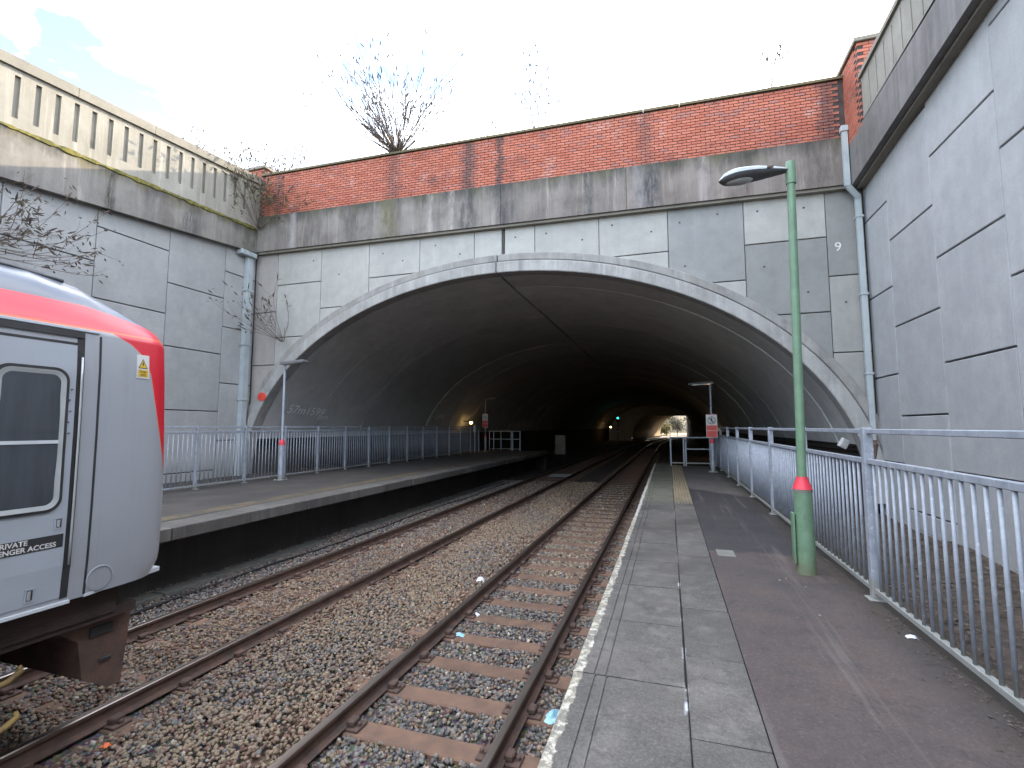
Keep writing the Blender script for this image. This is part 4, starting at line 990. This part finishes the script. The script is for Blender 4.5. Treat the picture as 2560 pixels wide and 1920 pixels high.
mlamp(1.46, 18.9, .948, 1.02, 4.08, -1, 'galvanised lamp post with red collar by the platform end gate, inside the tunnel')
mlamp(-11.0, 28.9, LZ, .9, 4.3, 1, 'dim lamp post deep inside the tunnel on the far platform', 'galv_dark')

# ------------------------------------------------------------------ signs
def disc(mb, fr, cx, cz, r0, r1, n=28, c=0.0):
    o_ = len(mb.v)
    for i in range(n):
        a = 2 * math.pi * i / n
        mb.v.append(fr(cx + r0 * math.cos(a), cz + r0 * math.sin(a), c)); mb.v.append(fr(cx + r1 * math.cos(a), cz + r1 * math.sin(a), c))
    for i in range(n):
        j = (i + 1) % n; mb.f.append((o_ + 2 * i, o_ + 2 * i + 1, o_ + 2 * j + 1, o_ + 2 * j)); mb.mi.append(0)
    return mb
def flat(mb, fr, pts, c=0.0):
    o_ = len(mb.v); mb.v += [fr(p[0], p[1], c) for p in pts]; mb.f.append(tuple(range(o_, o_ + len(pts)))); mb.mi.append(0); return mb
def no_entry_sign(x, y, z0, z1, label):
    w_ = .185; t = thing('warning_sign', (x, y, z0), label, 'sign')
    fr = lambda a, b_, c: (x + a, y - c, b_)
    b = MB(); b.cbox(x - w_, x + w_, y, y + .012, z0, z1, .003); b.build('plate', 'plate_white', t)
    H = z1 - z0; zc = z1 - H * .27
    b = MB(); flat(b, fr, [(-w_ + .003, z1 - .022), (w_ - .003, z1 - .022), (w_ - .003, z1 - .003), (-w_ + .003, z1 - .003)], .0016)
    flat(b, fr, [(-w_ + .012, z0 + H * .30), (w_ - .012, z0 + H * .30), (w_ - .012, z0 + H * .52), (-w_ + .012, z0 + H * .52)], .0016); flat(b, fr, [(-w_ + .012, z0 + .012), (w_ - .012, z0 + .012), (w_ - .012, z0 + H * .285), (-w_ + .012, z0 + H * .285)], .0016); b.build('red_panel', 'sign_red', t)
    b = MB(); flat(b, fr, [(-.02, zc - .085), (.0, zc - .01), (.02, zc - .085), (.04, zc - .085), (.022, zc + .02), (.05, zc + .0), (.052, zc + .015), (.015, zc + .06), (-.018, zc + .06), (-.05, zc + .01), (-.04, zc), (-.016, zc + .03), (-.04, zc - .085)][::-1][::-1], .0018); disc(b, fr, 0, zc + .083, .0, .02, 12, .0018); b.build('walking_figure', 'sign_black', t)
    b = MB(); disc(b, fr, 0, zc, .112, .135, 32, .0026); flat(b, fr, [(-.088, zc + .07), (-.07, zc + .088), (.088, zc - .07), (.07, zc - .088)], .0028); b.build('prohibition_ring', 'sign_black', t)
    b = MB(); b.cbox(x - .05, x + .05, y + .0125, y + .03, z0 + H * .4, z0 + H * .46, .003); b.build('bracket', 'galv_dark', t)
    return t
no_entry_sign(1.46, 18.83, 2.17, 3.0, 'red and white no-walking sign on the lamp post by the platform end gate')
no_entry_sign(-11.0, 28.83, 2.5, 3.36, 'red and white no-walking sign at the dark end of the far platform')
t = thing('red_disc_sign', (-12.5, 12.56, 3.5), 'blank red oval disc fixed to the foot of the arch ring', 'disc')
b = MB(); ov = MB(); ov.lathe((0, 0, 0), [(.17, 0), (.17, .012), (.165, .016)], 28)
b.add([(-12.53 + p[0] * 1.0, 12.565 - p[2], 3.52 + p[1] * .8) for p in ov.v], ov.f); b.build('plate', 'red_disc', t, auto=40)
b = MB(); b.cbox(-12.55, -12.51, 12.566, 12.6, 3.5, 3.54, .004); b.build('bracket', 'galv_dark', t)
# chalk marks
def lining_pt(y, s, side=-1, d=-.035):     # s: metres up the lining from its springing, d: outwards
    t = math.pi - t_s - s / 7.0 if side < 0 else t_s + s / 7.0
    return Vector((EX + (EA + .012 + d) * math.cos(t), y, EZ + (EB + .012 + d) * math.sin(t)))
for body, y, s, size, sl_ in (('57m1599', 13.75, 1.12, .52, -.06), ('mm', 15.5, .85, .36, 0), ('UPA', 25.1, 1.05, .55, 0)):
    me = textmesh(body, size, lambda u, v, y=y, s=s, sl_=sl_: lining_pt(y + u, s + v + u * sl_)); me.materials.append(M['chalk'])
    o = place('chalk_writing', me, tn_)
me = textmesh('9', .3, lambda u, v: Vector((3.78 + u, PY - .004, 6.62 + v))); me.materials.append(M['plate_white']); o = place('painted_number', me, pt)
# speed sign and signal far down the line
t = thing('speed_sign', (-8.0, 80, -.2), 'round pale speed sign reading 40 on a post in the tunnel', 'sign')
fr = lambda a, b_, c: (-7.85 + a, 80 - c, 2.05 + b_)
b = MB(); ov = MB(); ov.lathe((0, 0, 0), [(.47, 0), (.47, .02)], 32); b.add([(-7.85 + p[0], 80.02 - p[2], 2.05 + p[1]) for p in ov.v], ov.f); b.build('plate', 'plate_white', t)
b = MB(); disc(b, fr, 0, 0, .40, .465, 32, .006); b.build('rim', 'sign_red', t)
me = textmesh('40', .52, lambda u, v: Vector((-7.85 + u, 79.992, 2.05 - .18 + v)), .012, 'CENTER'); me.materials.append(M['sign_black']); place('lettering', me, t)
b = MB(); b.tube([(-7.85, 80.08, -.3), (-7.85, 80.08, 2.4)], .05, 10); b.build('post', 'galv_dark', t)
t = thing('railway_signal', (-7.95, 82, -.2), 'colour light signal showing green in the tunnel', 'signal')
b = MB(); b.tube([(-7.95, 82.1, -.3), (-7.95, 82.1, 4.2)], .07, 10); b.build('post', 'galv_dark', t)
b = MB(); b.cbox(-8.2, -7.7, 81.9, 82.08, 3.4, 4.3, .02); b.build('head', 'sign_black', t)
b = MB(); ov = MB(); ov.lathe((0, 0, 0), [(.13, 0), (.12, .02), (.06, .04)], 20); b.add([(-7.95 + p[0], 81.89 - p[2], 3.98 + p[1]) for p in ov.v], ov.f); b.build('green_lens', 'green_glow', t)
# tunnel lamps (lit)
def wall_lamp(p, label, e, r, grp=None):
    t = thing('tunnel_lamp', p, label, 'lamp', grp); x, y, z = p; sx = 1 if x < -4 else -1
    b = MB(); b.lathe((x, y, z - .02), [(.06 * r, -.1 * r), (.13 * r, -.05 * r), (.16 * r, .04 * r), (.1 * r, .12 * r)], 16); b.build('bulb', 'warm_glow', t, auto=50)
    b = MB(); b.lathe((x, y, z + .1 * r), [(.18 * r, 0), (.14 * r, .05 * r), (.05, .08 * r)], 16); b.build('hood', 'lamp_dark', t, auto=50)
    b = MB(); b.tube([(x, y, z + .12 * r), (x - sx * .8 + 0, y, z + .16 * r)], .03, 8); b.build('bracket', 'lamp_dark', t)
    ld = bpy.data.lights.new('lamp light', 'POINT'); ld.energy = e; ld.color = (1, .62, .25); ld.shadow_soft_size = .12
    lo_ = bpy.data.objects.new('lamp_light', ld); COL.objects.link(lo_); lo_.location = (x + sx * .25, y - .1, z - .15); lo_.parent = t; lo_.matrix_parent_inverse = Matrix.Translation(-Vector(p)); return t
wall_lamp((-12.2, 29.4, 2.82), 'lit warm lamp over the railing near the dark far platform end', .25, .6)
wall_lamp((-11.2 + off(92), 92, 2.5), 'small lit warm lamp in the tunnel beside the round speed sign', .4, .9)
wall_lamp((-4.9 - 1.1, 112, 2.4), 'small lit warm lamp in the narrow bore past the speed sign', 1, 1.0)
wall_lamp((3.6, 45, 2.38), 'small lit warm lamp on the tunnel side beyond the no-walking sign', .8, .7)
t = thing('floodlight', (3.95, 13.5, 2.2), 'small white floodlight unit sitting on the tunnel springing behind the fence', 'floodlight')
b = MB(); b.cbox(-.1, .1, -.05, .05, -.11, .11, .015); fl = b.mesh('housing', 'plate_white'); o = place('housing', fl, t, (3.93, 13.45, 2.16)); o.rotation_euler = (.3, R(25), .4)
b = MB(); b.tube([(3.98, 13.47, 2.12), (4.1, 13.5, 2.08), (4.25, 13.5, 2.1)], .02, 6); b.build('bracket', 'lamp_dark', t)
t = thing('location_cabinet', (-10.1, 47, -.2), 'tall cream equipment cabinet standing in the dark beyond the far platform', 'cabinet')
b = MB(); b.cbox(-10.6, -9.6, 46.8, 47.4, -.1, 1.75, .02); b.build('body', 'cabinet', t)
b = MB(); b.cbox(-10.55, -9.65, 46.77, 46.798, .75, 1.68, .008); b.build('door', 'cabinet', t); b = MB(); b.cbox(-10.55, -9.65, 46.77, 46.798, -.02, .72, .008); b.build('door', 'cabinet', t)
b = MB(); b.cbox(-9.76, -9.72, 46.74, 46.769, 1.1, 1.25, .004); b.build('handle', 'lamp_dark', t)
b = MB(); b.box(-10.7, -9.5, 46.7, 47.5, -.35, -.1); b.build('base', 'plinth', t)
t = thing('loudspeaker_post', (-10.6, 26.5, LZ), 'thin post with a small grey box beside the railing in the tunnel', 'post box')
b = MB(); b.tube([(-10.95, 27, LZ), (-10.95, 27, 2.3)], .03, 8); b.build('post', 'galv', t); b = MB(); b.cbox(-11.04, -10.86, 26.92, 27.08, 2.25, 2.65, .01); b.build('box', 'cabinet', t)
# drain grating between the far rails
t = thing('drain_grating', (-5.8, 27, -.15), 'pale metal drain grating between the rails of the far track', 'grating')
b = MB()
for k in range(9): b = MB(); b.cbox(-6.35, -5.25, 26.4 + k * .14, 26.47 + k * .14, -.16, -.12, .004); b.build('bar', 'galv', t)
# ------------------------------------------------------------------ litter
def rag(name, p, sz, mat, label, group=None, seed=1):
    rr = random.Random(seed); mb = MB(); n = 7
    for j in range(n):
        for i in range(n):
            u, v = i / (n - 1) - .5, j / (n - 1) - .5
            mb.v.append((p[0] + u * sz[0] * (1 + rr.uniform(-.25, .25)), p[1] + v * sz[1] * (1 + rr.uniform(-.25, .25)), p[2] + sz[2] * (math.cos(u * 2.6) * math.cos(v * 2.6)) * rr.uniform(.45, 1.0)))
    for j in range(n - 1):
        for i in range(n - 1): a = j * n + i; mb.f.append((a, a + 1, a + n + 1, a + n)); mb.mi.append(0)
    return tag(mb.build(name, mat), label, 'litter', group)
rag('plastic_bag', (-1.10, 4.74, -.19), (.16, .2, .09), 'litter_blue', 'crumpled pale blue plastic bag between the rail and the platform edge', seed=1)
rag('crumpled_paper', (-3.23, 8.3, -.16), (.14, .16, .09), 'litter_white', 'crumpled white paper lying just outside the near rail', seed=2)
rag('paper_scrap', (-2.74, 6.85, -.18), (.1, .09, .05), 'litter_white', 'small white paper scrap lying inside the near rail', seed=3)
rag('plastic_wrapper', (-2.70, 6.14, -.18), (.15, .08, .05), 'litter_blue', 'flat sky blue wrapper lying on a sleeper end', seed=4)
rag('orange_wrapper', (-4.15, 4.08, -.15), (.06, .05, .035), 'litter_orange', 'orange and white wrapper scrap amid brown ballast', seed=5)
rag('orange_peel', (-4.62, 3.13, -.15), (.06, .06, .035), 'litter_orange', 'orange peel scrap in ballast near the train rail', seed=6)
rag('paper_scrap', (-6.95, 6.95, -.16), (.1, .1, .04), 'litter_white', 'white scrap in the gravel below the far platform edge', seed=7)
rag('paper_scrap', (2.45, 3.9, .67), (.16, .12, .06), 'litter_white', 'white paper blown into the soil behind the fence', seed=8)
rag('cigarette_pack', (1.72, 4.62, .948), (.07, .06, .03), 'litter_white', 'tiny white scrap at the foot of the fence rail', seed=9)

# ------------------------------------------------------------------ shrubs
def shrub(name, base, up, h, spread, n, label, seed, leaves=0, seeds=1.0, mat_leaf='leaf_dry', r0=.012, fine=2, leaf=.05, dirs=None, hang=0):
    rr = random.Random(seed); t = thing(name, base, label, 'shrub')
    base = Vector(base); up = Vector(up).normalized(); side = up.orthogonal().normalized(); s2 = up.cross(side)
    st = MB(); sd_ = MB(); lf = MB(); tips = []
    def grow(p, d, L_, r, lev):
        pts = [p]; n_ = 5; q = p.copy(); dd = d.copy(); nodes = []
        for k in range(n_):
            dd = (dd + Vector((rr.gauss(0, .09), rr.gauss(0, .09), rr.gauss(0, .06) + .10 * (lev > 0) + (.03 if lev == 0 else 0) - hang))).normalized(); q = q + dd * L_ / n_; pts.append(q.copy()); nodes.append((q.copy(), dd.copy()))
        st.tube(pts, [r * (1 - .6 * k / n_) for k in range(n_ + 1)], 4 if lev == 0 else 3, cap=False)
        if lev < fine:
            m = rr.randint(2, 4) if lev == 0 else rr.randint(1, 3)
            for k in range(m):
                q_, d_ = rr.choice(nodes[1:]); e = (d_ + Vector((rr.gauss(0, .45), rr.gauss(0, .45), rr.gauss(.1, .35)))).normalized(); grow(q_, e, L_ * rr.uniform(.3, .55), r * .62, lev + 1)
        tips.append((q, dd))
    for k in range(n):
        a = rr.uniform(0, 6.28); f = math.sqrt(rr.random()) * spread if spread < 1 else rr.random() ** .7 * spread
        d = (up + side * math.cos(a) * f + s2 * math.sin(a) * f).normalized()
        grow(base + (side * math.cos(a) + s2 * math.sin(a)) * .03, d, h * rr.uniform(.5, 1.0) / (1 + .10 * f), r0 * rr.uniform(.6, 1.1), 0)
    st.build('stem', 'bark', t)
    for q, d in tips:
        if rr.random() < seeds:
            L_ = rr.uniform(.09, .22); d = (d + Vector((rr.gauss(0, .25), rr.gauss(0, .25), rr.gauss(0, .2)))).normalized(); sd_.tube([q, q + d * L_ * .4, q + d * L_], [.009, .02, .005], 5)
    if sd_.v: sd_.build('seed_head', 'seed', t)['kind'] = 'stuff'
    for q, d in tips:
        for k in range(leaves):
            p = q + Vector((rr.gauss(0, .07), rr.gauss(0, .07), rr.gauss(0, .06))); e = Vector((rr.uniform(-1, 1), rr.uniform(-1, 1), rr.uniform(-.9, .3))).normalized(); u = e.orthogonal().normalized()
            s_ = leaf * rr.uniform(.6, 1.3); lf.add([p, p + e * s_ + u * s_ * .28, p + e * s_ * 2.2, p + e * s_ - u * s_ * .28], [(0, 1, 2, 3)])
    if lf.v: lf.build('leaf', mat_leaf, t)['kind'] = 'stuff'
    return t
zc = lambda x: bt_t(x) + .06
shrub('buddleia_bush', (-7.85, 12.78, zc(-7.85)), (-.03, -.1, 1), 2.7, 1.8, 95, 'big bare bush with dry seed heads growing from the brick parapet coping', 3, seeds=.3, r0=.016, fine=2)
shrub('buddleia_sapling', (-3.4, 12.8, zc(-3.4)), (.02, 0, 1), 1.7, .45, 9, 'thin bare sapling with few seed heads on the parapet beyond the big bush', 12, seeds=1, r0=.013, fine=1)
shrub('leafy_weed', (-4.9, 12.8, zc(-4.9)), (0, 0, 1), .7, .9, 11, 'small green-leaved weed on the parapet coping near the thin sapling', 13, leaves=7, seeds=0, r0=.005, fine=1, leaf=.045, mat_leaf='leaf_green')
shrub('leafy_weed', (-3.0, 12.8, zc(-3.0)), (.2, 0, 1), .45, .6, 4, 'short weed tuft at the foot of the thin parapet sapling', 14, leaves=6, seeds=0, r0=.004, fine=1, leaf=.035, mat_leaf='leaf_green')
shrub('buddleia_sapling', (2.65, 12.8, zc(2.65)), (0, 0, 1), 1.25, .45, 9, 'sparse dry sapling on the parapet close to the brick pier', 15, seeds=1, r0=.012, fine=1)
shrub('buddleia_bush', (-14.0, 14.3, 10.6), (.1, 0, 1), 2.7, .6, 30, 'bare bush rising behind the pyramid-capped brick pier', 16, seeds=.9, r0=.013, fine=2)
shrub('buddleia_sapling', (-13.9, 11.6, 10.4), (0, 0, 1), 1.7, .7, 10, 'leafy twigs showing above the slotted parapet coping', 17, leaves=6, seeds=.6, r0=.008, fine=1, leaf=.055)
shrub('buddleia_bush', (-12.9, 12.5, 9.15), (.45, -.5, .9), 2.0, 1.0, 26, 'weedy bush in the corner between slotted parapet and brickwork', 18, leaves=4, seeds=.8, r0=.007, fine=2, leaf=.04, mat_leaf='leaf_green')
shrub('buddleia_bush', (-11.75, 12.55, 5.28), (-.6, -.35, .8), 1.9, .95, 14, 'bare twiggy bush rooted on the arch ring next to the corner downpipe', 19, leaves=2, seeds=.9, r0=.008, fine=1, leaf=.045)
shrub('overhanging_bush', (-12.7, 4.5, 5.95), (.12, .95, .12), 2.5, .26, 13, 'brown-leaved bush hanging off the wall above the train roof', 20, leaves=3, seeds=.5, r0=.012, fine=2, leaf=.05, hang=.03)

# ------------------------------------------------------------------ train
def train():
    T = thing('passenger_train', (-5.78, -8, .0), 'grey and red passenger train with its cab end standing at the far platform', 'train')
    CX = -5.765
    S = [(1.33, 1.22), (1.336, 1.34), (1.338, 1.40), (1.345, 1.5), (1.35, 1.95), (1.345, 2.5), (1.332, 3.0), (1.312, 3.30), (1.305, 3.335), (1.26, 3.43), (1.215, 3.535), (1.14, 3.66), (.97, 3.79), (.68, 3.88), (.3, 3.93), (0, 3.94)]
    def wz(z):
        return float(np.interp(z, [p[1] for p in S], [p[0] for p in S]))
    NR = .30; YC = 3.20; YF = YC + NR
    def inset(y, z):
        if y <= YC: return .012 * max(0, (y - 2.77) / .45) ** 2
        q = min(NR, y - YC); return .012 + NR - math.sqrt(max(0, NR * NR - q * q))
    def surf(y, z, o_=0.0):     # point of the near body side
        return Vector((CX + wz(z) - inset(y, z) + o_, y - rake(y, z), z))
    def rake(y, z): return .05 * max(0, (z - 1.9) / 1.43) * max(0, min(1, (y - 2.95) / .5))
    mb = MB(); full = S + [(-a, b_) for a, b_ in S[::-1][1:]]
    sts = [-19, -10, -3, 0, 1.2, 2.0, 2.4, 2.75, 2.95, 3.1, YC] + [YC + NR * math.sin(R(a)) for a in (12, 24, 36, 48, 60, 72, 82, 90)]
    n = len(full)
    for y in sts:
        for a, z in full:
            sgn = 1 if a > 0 else -1 if a < 0 else 0
            top = max(0, (z - 3.25) / .6); dr = .46 * max(0, (y - 2.58) / .96) ** 1.15 * top ** 1.5
            ww = max(0.0, abs(a) - inset(y, z) * (1 if abs(a) > .5 else abs(a) / .5 * 1))
            zz = z - dr; low = .05 * max(0, min(1, (1.35 - z) / .1)) * max(0, min(1, (y - 3.0) / .3))
            mb.v.append((CX + sgn * ww - sgn * low * .3, y - rake(y, z) - low, zz))
    for i in range(len(sts) - 1):
        for j in range(n - 1): a = i * n + j; mb.f.append((a, a + n, a + n + 1, a + 1)); mb.mi.append(0)
        mb.f.append((i * n + n - 1, (i + 1) * n + n - 1, (i + 1) * n, i * n)); mb.mi.append(0)
    mb.f.append(tuple(range(n))[::1]); mb.mi.append(0); k = (len(sts) - 1) * n; mb.f.append(tuple(range(k, k + n))[::-1]); mb.mi.append(0)
    body = mb.build('body', 'livery', T, auto=32)
    def sheet(name, y0, y1, z0, z1, o_, mat, parent=T, ny=1, nz=40, th=.012):
        m = MB()
        for L_ in (o_, o_ - th):
            for j in range(nz + 1):
                for i in range(ny + 1): m.v.append(surf(y0 + (y1 - y0) * i / ny, z0 + (z1 - z0) * j / nz, L_))
        w_ = ny + 1; q = w_ * (nz + 1)
        for j in range(nz):
            for i in range(ny): a = j * w_ + i; m.f.append((a, a + 1, a + w_ + 1, a + w_)); m.mi.append(0)
        edge = [(i, i + 1) for i in range(ny)] + [(nz * w_ + i + 1, nz * w_ + i) for i in range(ny)] + [((j + 1) * w_, j * w_) for j in range(nz)] + [(j * w_ + ny, (j + 1) * w_ + ny) for j in range(nz)]
        for a, b_ in edge: m.f.append((b_, a, a + q, b_ + q)); m.mi.append(0)
        return m.build(name, mat, parent)
    door = sheet('door', 1.96, 2.592, 1.262, 3.19, .006, 'train_grey', ny=1, nz=48)
    sheet('door_seal', 2.594, 2.645, 1.25, 3.285, .004, 'rubber'); sheet('door_seal', 1.90, 1.955, 1.25, 3.285, .004, 'rubber'); sheet('gutter_shadow', 1.20, 2.64, 3.255, 3.305, .012, 'rubber', ny=3, nz=1); sheet('door_seal', 1.955, 2.594, 3.195, 3.213, .0035, 'rubber', nz=1)  # dark band above the door is the gutter's shadow drawn as a strip
    b = MB(); b.tube([surf(2.622, z, .02) for z in (1.5, 1.7, 2.1, 2.5, 2.9, 3.1)], .008, 6); b.build('grab_rail', 'alu', T, smooth=True)
    sheet('panel_seam', 2.752, 2.768, 1.235, 3.29, .003, 'rubber'); sheet('gutter', -18, 2.75, 3.312, 3.326, .012, 'train_grey', ny=6, nz=1)
    # rounded window
    def rrect(y0, y1, z0, z1, r, n_=7):
        pts = []
        for cy, cz, a0 in ((y1 - r, z1 - r, 0), (y0 + r, z1 - r, 90), (y0 + r, z0 + r, 180), (y1 - r, z0 + r, 270)):
            for k in range(n_ + 1): a = R(a0 + 90 * k / n_); pts.append((cy + r * math.cos(a), cz + r * math.sin(a)))
        return pts
    def band(name, A, B, o0, o1, mat, parent=door):
        m = MB(); n_ = len(A)
        for p in A: m.v.append(surf(p[0], p[1], o0))
        for p in B: m.v.append(surf(p[0], p[1], o1))
        for p in A: m.v.append(surf(p[0], p[1], .0))
        for i in range(n_): j = (i + 1) % n_; m.f.append((i, j, n_ + j, n_ + i)); m.f.append((j, i, 2 * n_ + i, 2 * n_ + j)); m.mi += [0, 0]
        return m.build(name, mat, parent, auto=40)
    W = (2.085, 2.545, 1.915, 3.0)
    r1 = rrect(*W, .10); r2 = rrect(W[0] + .022, W[1] - .022, W[2] + .022, W[3] - .022, .085); r3 = rrect(W[0] + .055, W[1] - .055, W[2] + .055, W[3] - .055, .06)
    band('window_gasket', r1, r2, .016, .016, 'rubber'); band('window_frame', r2, r3, .021, .0135, 'alu')
    m = MB(); K = len(r3) // 4; zs_ = sorted({round(p[1], 4) for p in r3} | {round(W[2] + .06 + k * .05, 4) for k in range(20)})
    for z_ in zs_:
        e_ = .06; dz = max(0, (W[2] + .055 + e_) - z_, z_ - (W[3] - .055 - e_)); dd = e_ - math.sqrt(max(0, e_ * e_ - min(e_, dz) ** 2))
        m.v += [surf(W[0] + .05 + dd, z_, .0125), surf(W[1] - .05 - dd, z_, .0125)]
    for i in range(len(zs_) - 1): m.f.append((2 * i, 2 * i + 1, 2 * i + 3, 2 * i + 2)); m.mi.append(0)
    m.build('window_pane', 'train_glass', door)
    sheet('window_bar', W[0] + .05, W[1] - .05, 2.425, 2.45, .018, 'white_strip', parent=door, nz=1)
    for y0, y1, z0, z1 in ((2.512, 2.574, 1.778, 1.87), (2.372, 2.436, 1.285, 1.388)):
        o = band('handle_recess', [(y0, z0), (y1, z0), (y1, z1), (y0, z1)], [(y0 + .012, z0 + .012), (y1 - .012, z0 + .012), (y1 - .012, z1 - .012), (y0 + .012, z1 - .012)], .010, .009, 'train_grey')
        sheet('recess_shadow', y0 + .016, y1 - .016, z0 + .016, z1 - .016, .0085, 'rubber', parent=door, nz=1, th=.003); sheet('handle', y0 + .016, y0 + .036, z0 + .02, z1 - .02, .0125, 'alu', parent=door, nz=1)
    for k, (y, z) in enumerate(((2.565, 2.84), (2.553, 2.757), (2.562, 2.67), (2.552, 2.585), (2.56, 2.50))): b = MB(); p = surf(y, z, .006); b.tube([p, p + Vector((.012, 0, 0))], .006, 8); b.build('stud', 'lamp_dark', door)
    sheet('notice_strip', 1.99, 2.578, 1.645, 1.742, .009, 'sign_black', parent=door, ny=2, nz=3, th=.003)
    for body_, zc_ in (('PRIVATE', 1.7025), ('NO PASSENGER ACCESS', 1.6555)):
        me = textmesh(body_, .049, lambda u, v, zc_=zc_: surf(2.268 + u, zc_ + v, .0098), .0013, 'CENTER'); me.materials.append(M['plate_white']); place('lettering', me, door)
    # warning plate
    P_ = sheet('warning_plate', 3.06, 3.182, 2.977, 3.186, .005, 'plate_white', ny=3, nz=3, th=.004)
    fr = lambda a, b_, c: surf(3.121 + a, 2.977 + b_, .006 + c)
    b = MB(); flat(b, fr, [(-.047, .088), (.047, .088), (0, .175)], 0); b.build('triangle_border', 'sign_black', P_)
    b = MB(); flat(b, fr, [(-.037, .094), (.037, .094), (0, .163)], .0008); flat(b, fr, [(-.048, .014), (.048, .014), (.048, .076), (-.048, .076)], .0008); b.build('triangle_field', 'sign_yellow', P_)
    b = MB(); flat(b, fr, [(.004, .15), (-.012, .122), (-.002, .122), (-.008, .10), (.012, .128), (.002, .128), (.008, .15)], .0016); b.build('bolt_symbol', 'sign_black', P_)
    for q_ in (.034, .022): b = MB(); flat(b, fr, [(-.028, q_), (.028, q_), (.028, q_ + .005), (-.028, q_ + .005)], .0016); b.build('text_line', 'sign_black', P_)
    me = textmesh('Danger', .026, lambda u, v: fr(u, .052 + v, .0016), .0003, 'CENTER'); me.materials.append(M['sign_black']); place('lettering', me, P_)
    c0 = rrect(2.765, 2.965, 1.232, 1.432, .0999, 10); c1 = [(2.865 + (p[0] - 2.865) * .93, 1.332 + (p[1] - 1.332) * .93) for p in c0]
    band('round_hatch', c0, c1, .003, .006, 'train_grey', T)
    sheet('sill_strip', -18, 2.655, 1.205, 1.228, .022, 'white_strip', ny=5, nz=1, th=.03)
    b = MB(); b.hexa([surf(2.76, 1.215, -.08), surf(2.76, 1.215, .012), surf(3.44, 1.225, .03), surf(3.44, 1.225, -.3), surf(2.76, 1.235, -.08), surf(2.76, 1.235, .012), surf(3.44, 1.262, .03), surf(3.44, 1.262, -.3)]); b.build('nose_lip', 'white_strip', T)
    # roof ribs
    for a, zr in ((.98, 3.785), (.72, 3.868)):
        b = MB(); b.tube([(CX + a, -18, zr), (CX + a, 2.3, zr), (CX + a - .02, 2.66, zr - .02)], .018, 6); b.build('roof_rib', 'lamp_dark', T, smooth=True)
    # passenger windows behind the cab (outside the picture)
    for k in range(7): sheet('window_pane', -.8 - k * 2.4, .5 - k * 2.4, 2.0, 2.9, .006, 'train_glass', ny=1, nz=4)
    # underframe, deflector, bogie
    b = MB(); b.box(CX - 1.2, CX + 1.2, -18, 3.1, .98, 1.23); b.build('underframe', 'under', T)
    b = MB(); b.prism([(CX + 1.08, 2.72, 1.0), (CX + 1.08, 2.75, .9), (CX + 1.08, 2.90, .78), (CX + 1.08, 2.95, .46), (CX + 1.08, 3.16, .31), (CX + 1.08, 3.26, .31), (CX + 1.08, 3.32, .98)], (-2.1, 0, 0)); b.build('obstacle_deflector', 'rust', T)
    b = MB(); b.tube([(CX + 1.075, 3.13, 1.07), (CX + 1.10, 3.13, 1.07)], .055, 16); b.build('towing_eye', 'rubber', T)
    b = MB(); b.cbox(CX + 1.079, CX + 1.10, 2.98, 3.16, .78, .86, .005); b.build('deflector_slot', 'rubber', T); b = MB(); b.cbox(CX + 1.079, CX + 1.098, 3.07, 3.16, .55, .58, .005); b.build('deflector_slot', 'rubber', T)
    b = MB(); b.box(CX - 1.15, CX + 1.18, 2.0, 3.28, .93, 1.01); b.build('buffer_beam', 'under', T)
    bg_ = MB(); bg_.cbox(CX + .82, CX + .98, -1.9, 2.25, .52, .74, .03); bg_.cbox(CX - .98, CX - .82, -1.9, 2.25, .52, .74, .03); bg_.cbox(CX - .9, CX + .9, -.25, .45, .5, .8, .03); bg_.build('bogie_frame', 'under', T)
    for y in (1.3, -1.25):
        for s_ in (-1, 1):
            b = MB(); ov = MB(); ov.lathe((0, 0, 0), [(.46, 0), (.46, .03), (.42, .035), (.42, .12), (.2, .13), (.12, .15)], 32); xx = CX + s_ * .70; b.add([(xx + s_ * p[2], y + p[0], .42 + p[1]) for p in ov.v], ov.f); b.build('wheel', 'under', T, auto=40)
        b = MB(); b.tube([(CX - .7, y, .42), (CX + .7, y, .42)], .08, 12); b.build('axle', 'under', T)
        b = MB(); b.cbox(CX + .86, CX + 1.06, y - .17, y + .17, .28, .58, .03); b.build('axle_box', 'under', T)
    for z, y1 in ((.72, 2.50), (.40, 2.50)):
        b = MB(); b.tube([(CX + 1.15, 1.6, z - .06), (CX + 1.16, 2.2, z - .045), (CX + 1.16, 2.42, z - .01), (CX + 1.16, y1 - .01, z + .035), (CX + 1.15, y1 - .02, z + .07)], [.024, .024, .024, .022, .016], 8); b.build('yellow_bracket', 'yellow_paint', T, smooth=True)
    for y in (2.0, -2.1): b = MB(); b.tube([(CX + 1.05, y, 1.0), (CX + 1.05, y, .35)], .06, 10); b.build('damper', 'under', T)
    for k in range(5): b = MB(); b.cbox(CX + .7, CX + 1.15, -5.2 - k * 2.3, -3.3 - k * 2.3, .35, .98, .02); b.build('equipment_case', 'under', T)
    return T
train()
